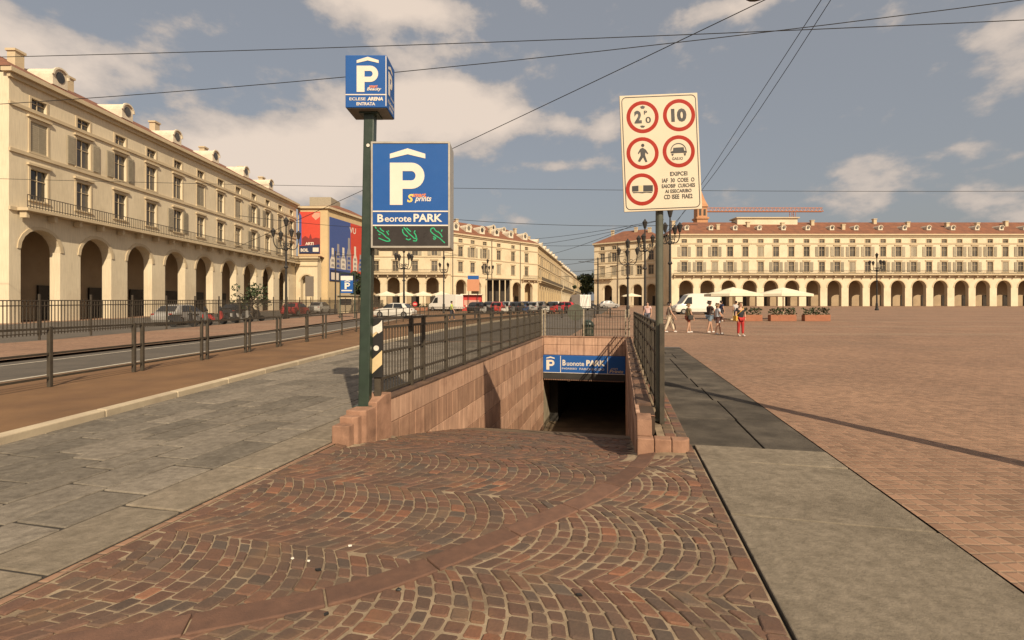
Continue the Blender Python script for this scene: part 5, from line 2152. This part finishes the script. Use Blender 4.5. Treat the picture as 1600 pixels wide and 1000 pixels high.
# ------------------------------------------------------------------ people
def skinned(name, verts, edges, radii, mat, par, levels=2):
    me = bpy.data.meshes.new(name)
    me.from_pydata(verts, edges, [])
    ob = bpy.data.objects.new(name, me)
    COL.objects.link(ob)
    md = ob.modifiers.new('skin', 'SKIN')
    md.use_smooth_shade = True
    sv = me.skin_vertices[0].data
    for i, r in enumerate(radii):
        sv[i].radius = r if isinstance(r, tuple) else (r, r)
        sv[i].use_root = (i == 0)
    sd = ob.modifiers.new('sub', 'SUBSURF')
    sd.levels = levels
    sd.render_levels = levels
    dg = bpy.context.evaluated_depsgraph_get()
    nm = bpy.data.meshes.new_from_object(ob.evaluated_get(dg))
    bpy.data.objects.remove(ob)
    nm.materials.clear()
    nm.materials.append(mat)
    o = put(name, nm, par, smooth=True)
    return o


def person(label, x, y, rz, h=1.72, top=(.1, .1, .1), bottom=(.1, .1, .1), hair='hair_dark', stride=.18, arm=.0, long_legs=False, dress=False, bag=None, shoes=(.6, .55, .5), longhair=False, armfwd=0.0):
    t = thing('person', label, 'person', (x, y, gz(y) + .01), rz)
    s = h / 1.75
    V, E, R = [], [], []

    def add(p, r, par=None):
        V.append(tuple(c * s for c in p))
        R.append(tuple(k * s for k in r) if isinstance(r, tuple) else r * s)
        i = len(V) - 1
        if par is not None:
            E.append((par, i))
        return i
    # faces -y
    pel = add((0, 0, .95), (.155, .115))
    wa = add((0, 0, 1.10), (.135, .10), pel)
    ch = add((0, 0, 1.30), (.165, .115), wa)
    nk = add((0, .01, 1.46), .06, ch)
    n2 = add((0, 0, 1.53), .055, nk)
    hd = add((0, -.012, 1.63), (.075, .095), n2)
    add((0, 0, 1.715), (.06, .075), hd)
    legs, arms = [], []
    for sd in (-1, 1):
        f = stride * sd
        hp = add((sd * .09, 0, .90), (.095, .10), pel)
        kn = add((sd * .10, -f * .55 - .02, .50), .062, hp)
        an = add((sd * .10, -f, .10), .040, kn)
        he = add((sd * .10, -f + .01, .045), .042, an)
        to = add((sd * .11, -f - .17, .035), .035, he)
        legs.append((hp, kn, an, to))
        sh = add((sd * .19, 0, 1.40), .062, ch)
        g = -stride * sd * .8 + armfwd
        elb = add((sd * (.24 + arm * .1), -g * .5 + .02, 1.13), .043, sh)
        wr = add((sd * (.23 + arm * .05), -g - .07 - armfwd * .3, .90 + armfwd * .55), .030, elb)
        pa = add((sd * .225, -g - .10 - armfwd * .36, .82 + armfwd * .6), (.036, .022), wr)
        for k, (dx, ln) in enumerate(((-.025, .075), (-.008, .085), (.009, .08), (.025, .065))):
            f1 = add((sd * .225 + dx * .3, -g - .105 + dx - armfwd * .4, .78 + armfwd * .6), .010, pa)
            add((sd * .22 + dx * .3, -g - .12 + dx - armfwd * .4, .78 - ln + armfwd * .6), .008, f1)
        th = add((sd * .215, -g - .145 - armfwd * .4, .81 + armfwd * .6), .011, pa)
        add((sd * .21, -g - .16 - armfwd * .4, .765 + armfwd * .6), .008, th)
        arms.append((sh, elb, wr))
    vv = [Vector(p) for p in V]
    skinned('body', V, E, R, M['skin'], t, 1)
    # face
    q = MB()
    q.ring([[(a * s, b * s, c * s) for a, b, c in rr] for rr in ([(-.012, -.098, 1.60), (.012, -.098, 1.60), (.012, -.098, 1.655), (-.012, -.098, 1.655)], [(-.004, -.122, 1.605), (.004, -.122, 1.605), (.003, -.108, 1.65), (-.003, -.108, 1.65)])])
    q.build('nose', M['skin'], t)
    q = MB()
    for e_ in (-.03, .03):
        q.disc((e_ * s, -.102 * s, 1.645 * s), .009 * s, (0, 1, 0), .012, 8)
    q.build('eyes', M['black'], t)
    q = MB()
    q.box(-.022 * s, .022 * s, -.104 * s, -.09 * s, 1.572 * s, 1.580 * s)
    q.build('mouth', M['red'], t)
    # shirt: torso and short sleeves, a little fuller than the body
    g = .018
    off = lambda i: tuple(vv[i])
    A, B = arms
    tv = [tuple(vv[pel] - Vector((0, 0, .10 * s))), off(wa), off(ch), tuple(vv[nk] - Vector((0, 0, .03 * s)))]
    te = [(0, 1), (1, 2), (2, 3)]
    tr = [tuple((k * s + g) for k in r) for r in ((.158, .12), (.142, .108), (.172, .122))] + [.075 * s]
    if dress:
        tv.append((0, 0, .62 * s))
        te.append((0, 4))
        tr.append((.20 * s, .17 * s))
    for (sh, elb, wr) in arms:
        n = len(tv)
        tv += [off(sh), tuple(vv[sh].lerp(vv[elb], .55))]
        te += [(2, n), (n, n + 1)]
        tr += [.074 * s, .066 * s]
    skinned('shirt' if not dress else 'dress', tv, te, tr, paint(top, .85), t, 2)
    # trousers or shorts
    bv = [tuple(vv[pel] - Vector((0, 0, .0)))]
    be, br_ = [], [(.168 * s, .13 * s)]
    for (hp, kn, an, to) in legs:
        n = len(bv)
        bv += [off(hp), tuple(vv[hp].lerp(vv[kn], .8 if not long_legs else 1.0))]
        be += [(0, n), (n, n + 1)]
        br_ += [(.108 * s, .115 * s), .082 * s if not long_legs else .075 * s]
        if long_legs:
            bv.append(tuple(vv[an] + Vector((0, 0, .03 * s))))
            be.append((n + 1, n + 2))
            br_.append(.06 * s)
    skinned('trousers' if long_legs else 'shorts', bv, be, br_, paint(bottom, .85), t, 2)
    # shoes
    for (hp, kn, an, to) in legs:
        a, b = vv[an], vv[to]
        skinned('shoe', [tuple(Vector((a.x, a.y + .03 * s, .045 * s))), tuple(Vector((a.x, (a.y + b.y) / 2, .05 * s))), tuple(Vector((b.x, b.y - .01, .038 * s)))], [(0, 1), (1, 2)], [.048 * s, .05 * s, .042 * s], paint(shoes, .7), t, 1)
    # hair
    hv = [(0, .02 * s, 1.66 * s), (0, .012 * s, 1.725 * s), (0, .055 * s, 1.60 * s)]
    hr = [(.088 * s, .092 * s), (.072 * s, .082 * s), (.07 * s, .06 * s)]
    he_ = [(0, 1), (0, 2)]
    if longhair:
        hv.append((0, .07 * s, 1.45 * s))
        he_.append((2, 3))
        hr.append((.075 * s, .03 * s))
    skinned('hair', hv, he_, hr, M[hair], t, 1)
    if bag:
        q = MB()
        q.box(-.27 * s - .05, -.27 * s + .05, -.14, .16, .78 * s, 1.06 * s)
        q.build('bag', paint(bag, .7), t, bev=.03)
        q = MB()
        q.tube([(-.26 * s, 0, 1.05 * s), (-.1 * s, -.14 * s, 1.25 * s), (.12 * s, -.10 * s, 1.46 * s), (.15 * s, .03 * s, 1.48 * s), (.0, .15 * s, 1.3 * s), (-.2 * s, .08 * s, 1.1 * s)], .014, 6)
        q.build('bag_strap', paint(bag, .7), t)
    return t


def at(px, py):
    return G(px, py)


x, y = at(1157, 527)
person('person in black top and red trousers with a yellow shoulder bag', x, y, .1, 1.74, (.018, .018, .02), (.42, .03, .025), 'hair_blond', .04, .2, long_legs=True, bag=(.62, .36, .05), longhair=True)
x, y = at(1109, 522.5)
person('person in dark shirt and blue shorts walking beside someone in pale blue', x, y, 1.75, 1.80, (.045, .03, .025), (.17, .22, .27), 'hair_dark', .2, armfwd=.25)
x, y = at(1118, 524)
person('person in long pale blue top over brown shorts walking on the square', x, y - .3, 1.5, 1.68, (.48, .50, .52), (.10, .045, .035), 'hair_blond', .18, dress=True, longhair=True)
x, y = at(1076, 522.5)
person('person in olive patterned shirt and red brown shorts carrying a dark bag', x, y, 1.7, 1.66, (.22, .17, .08), (.26, .07, .04), 'hair_blond', .14, bag=(.03, .025, .02))
x, y = at(1046, 522)
person('person with pale trousers half hidden behind the olive sign post', x, y, 1.4, 1.72, (.30, .24, .18), (.62, .52, .38), 'hair_dark', .26, long_legs=True)
x, y = at(1012, 515)
person('person in pink shirt behind the footway railing', x, y, -.6, 1.7, (.60, .42, .40), (.10, .10, .12), 'hair_dark', .15)
x = (706 - 800) / F_PX * 42
person('person in lime hi-vis vest beyond the long ramp railing', x, 42, 1.5, 1.72, (.42, .60, .08), (.05, .05, .06), 'hair_dark', .2, long_legs=True)
x = (1150 - 800) / F_PX * 40.5
person('person in white shirt standing on the terrace under the large cream parasol', x, 40.5, 2.8, 1.72, (.55, .52, .48), (.05, .05, .07), 'hair_dark', .05, long_legs=True)
person('person in dark blue shirt at the café terrace under the parasol', x - 1.0, 41.0, 1.8, 1.75, (.03, .04, .09), (.05, .05, .06), 'hair_dark', .05, long_legs=True)

# bicycle beside the half hidden person
bi = thing('bicycle', 'dark bicycle standing behind the olive sign post on the square', 'bicycle', (G(1035, 521)[0], G(1035, 521)[1], 0), .25)
for wx_ in (-.52, .52):
    q = MB()
    q.tube([(wx_ + .33 * math.cos(a * math.pi / 12), 0, .34 + .33 * math.sin(a * math.pi / 12)) for a in range(25)], .018, 6)
    q.build('wheel', M['rubber'], bi)
q = MB()
for a, b in (((-.52, 0, .34), (-.1, 0, .32)), ((-.1, 0, .32), (-.2, 0, .85)), ((-.1, 0, .32), (.38, 0, .72)), ((-.2, 0, .80), (.36, 0, .82)), ((.52, 0, .34), (.34, 0, .98)), ((-.52, 0, .34), (-.2, 0, .8))):
    q.tube([a, b], .018, 6)
q.build('frame', M['black_iron'], bi)
q = MB()
q.tube([(.25, -.28, 1.02), (.34, -.1, 1.0), (.34, .1, 1.0), (.25, .28, 1.02)], .014, 6)
q.build('handlebar', M['rim'], bi)
q = MB()
q.box(-.33, -.07, -.07, .07, .85, .90)
q.build('saddle', M['black'], bi, bev=.02)

# street lamp post standing out of frame on the right; its shadow falls across the footway
lp = thing('street_lamp', 'plain olive street lamp post standing on the square beside the footway', 'lamp', (5.55, 4.0, 0))
q = MB()
q.lathe([(.16, 0), (.16, .5), (.12, .6), (.11, 4.0), (.09, 4.4)], n=14)
q.build('column', M['olive_pole'], lp)
q = MB()
q.lathe([(.05, 4.4), (.16, 4.45), (.2, 4.7), (.18, 4.9), (.05, 5.0)], n=14)
q.build('lantern', M['white'], lp)


def scooter(label, x, y, rz, rgb, group):
    t = thing('parked_scooter', label, 'scooter', (x, y, gz(y) + .015), rz, group)
    for wx_ in (-.6, .62):
        q = MB()
        q.disc((wx_, 0, .25), .25, (0, 1, 0), .11, 14)
        q.build('wheel', M['rubber'], t)
    q = MB()
    q.ring([[(-.85, -.12, .5), (-.85, .12, .5), (-.85, .10, .75), (-.85, -.10, .75)], [(-.3, -.17, .3), (-.3, .17, .3), (-.25, .15, .74), (-.25, -.15, .74)], [(-.05, -.15, .25), (-.05, .15, .25), (-.02, .14, .33), (-.02, -.14, .33)], [(.35, -.15, .25), (.35, .15, .25), (.33, .14, .33), (.33, -.14, .33)], [(.45, -.2, .35), (.45, .2, .35), (.38, .2, .95), (.38, -.2, .95)], [(.56, -.14, .45), (.56, .14, .45), (.46, .12, .98), (.46, -.12, .98)]])
    q.build('body', paint(rgb, .35), t)
    q = MB()
    q.box(-.8, -.1, -.14, .14, .75, .84)
    q.build('seat', M['black'], t, bev=.03)
    q = MB()
    q.tube([(.36, -.32, 1.06), (.42, -.1, 1.02), (.42, .1, 1.02), (.36, .32, 1.06)], .018, 6)
    q.build('handlebar', M['black_iron'], t)
    q = MB()
    q.quad((.46, -.2, 1.0), (.46, .2, 1.0), (.36, .16, 1.35), (.36, -.16, 1.35))
    o = q.build('windscreen', M['carglass'], t)
    md = o.modifiers.new('s', 'SOLIDIFY')
    md.thickness = .01
    return t


rg = random.Random(9)
for i, (c, nm) in enumerate([(BK, 'black'), (SV, 'silver'), (BK, 'black'), (RD, 'red'), (WH, 'white'), (GY, 'grey'), (BK, 'black'), (BL, 'dark blue'), (SV, 'silver'), (BK, 'black'), (WH, 'white'), (RD, 'red'), (GY, 'grey'), (BK, 'black')]):
    scooter('%s scooter in the row parked before the cars beyond the ramp' % nm, -4.2 + i * .85, 57.5 + i * .32, 1.3 + rg.uniform(-.25, .25), c, 'scooters parked beyond the ramp')
for i, (c, nm) in enumerate([(BK, 'black'), (GY, 'grey'), (RD, 'red'), (BK, 'black'), (SV, 'silver'), (BK, 'black')]):
    scooter('%s scooter parked behind the tall dark fence' % nm, -22.3 + .1 * i, 33 + i * 1.6, .2 + rg.uniform(-.25, .25), c, 'scooters behind the tall fence')
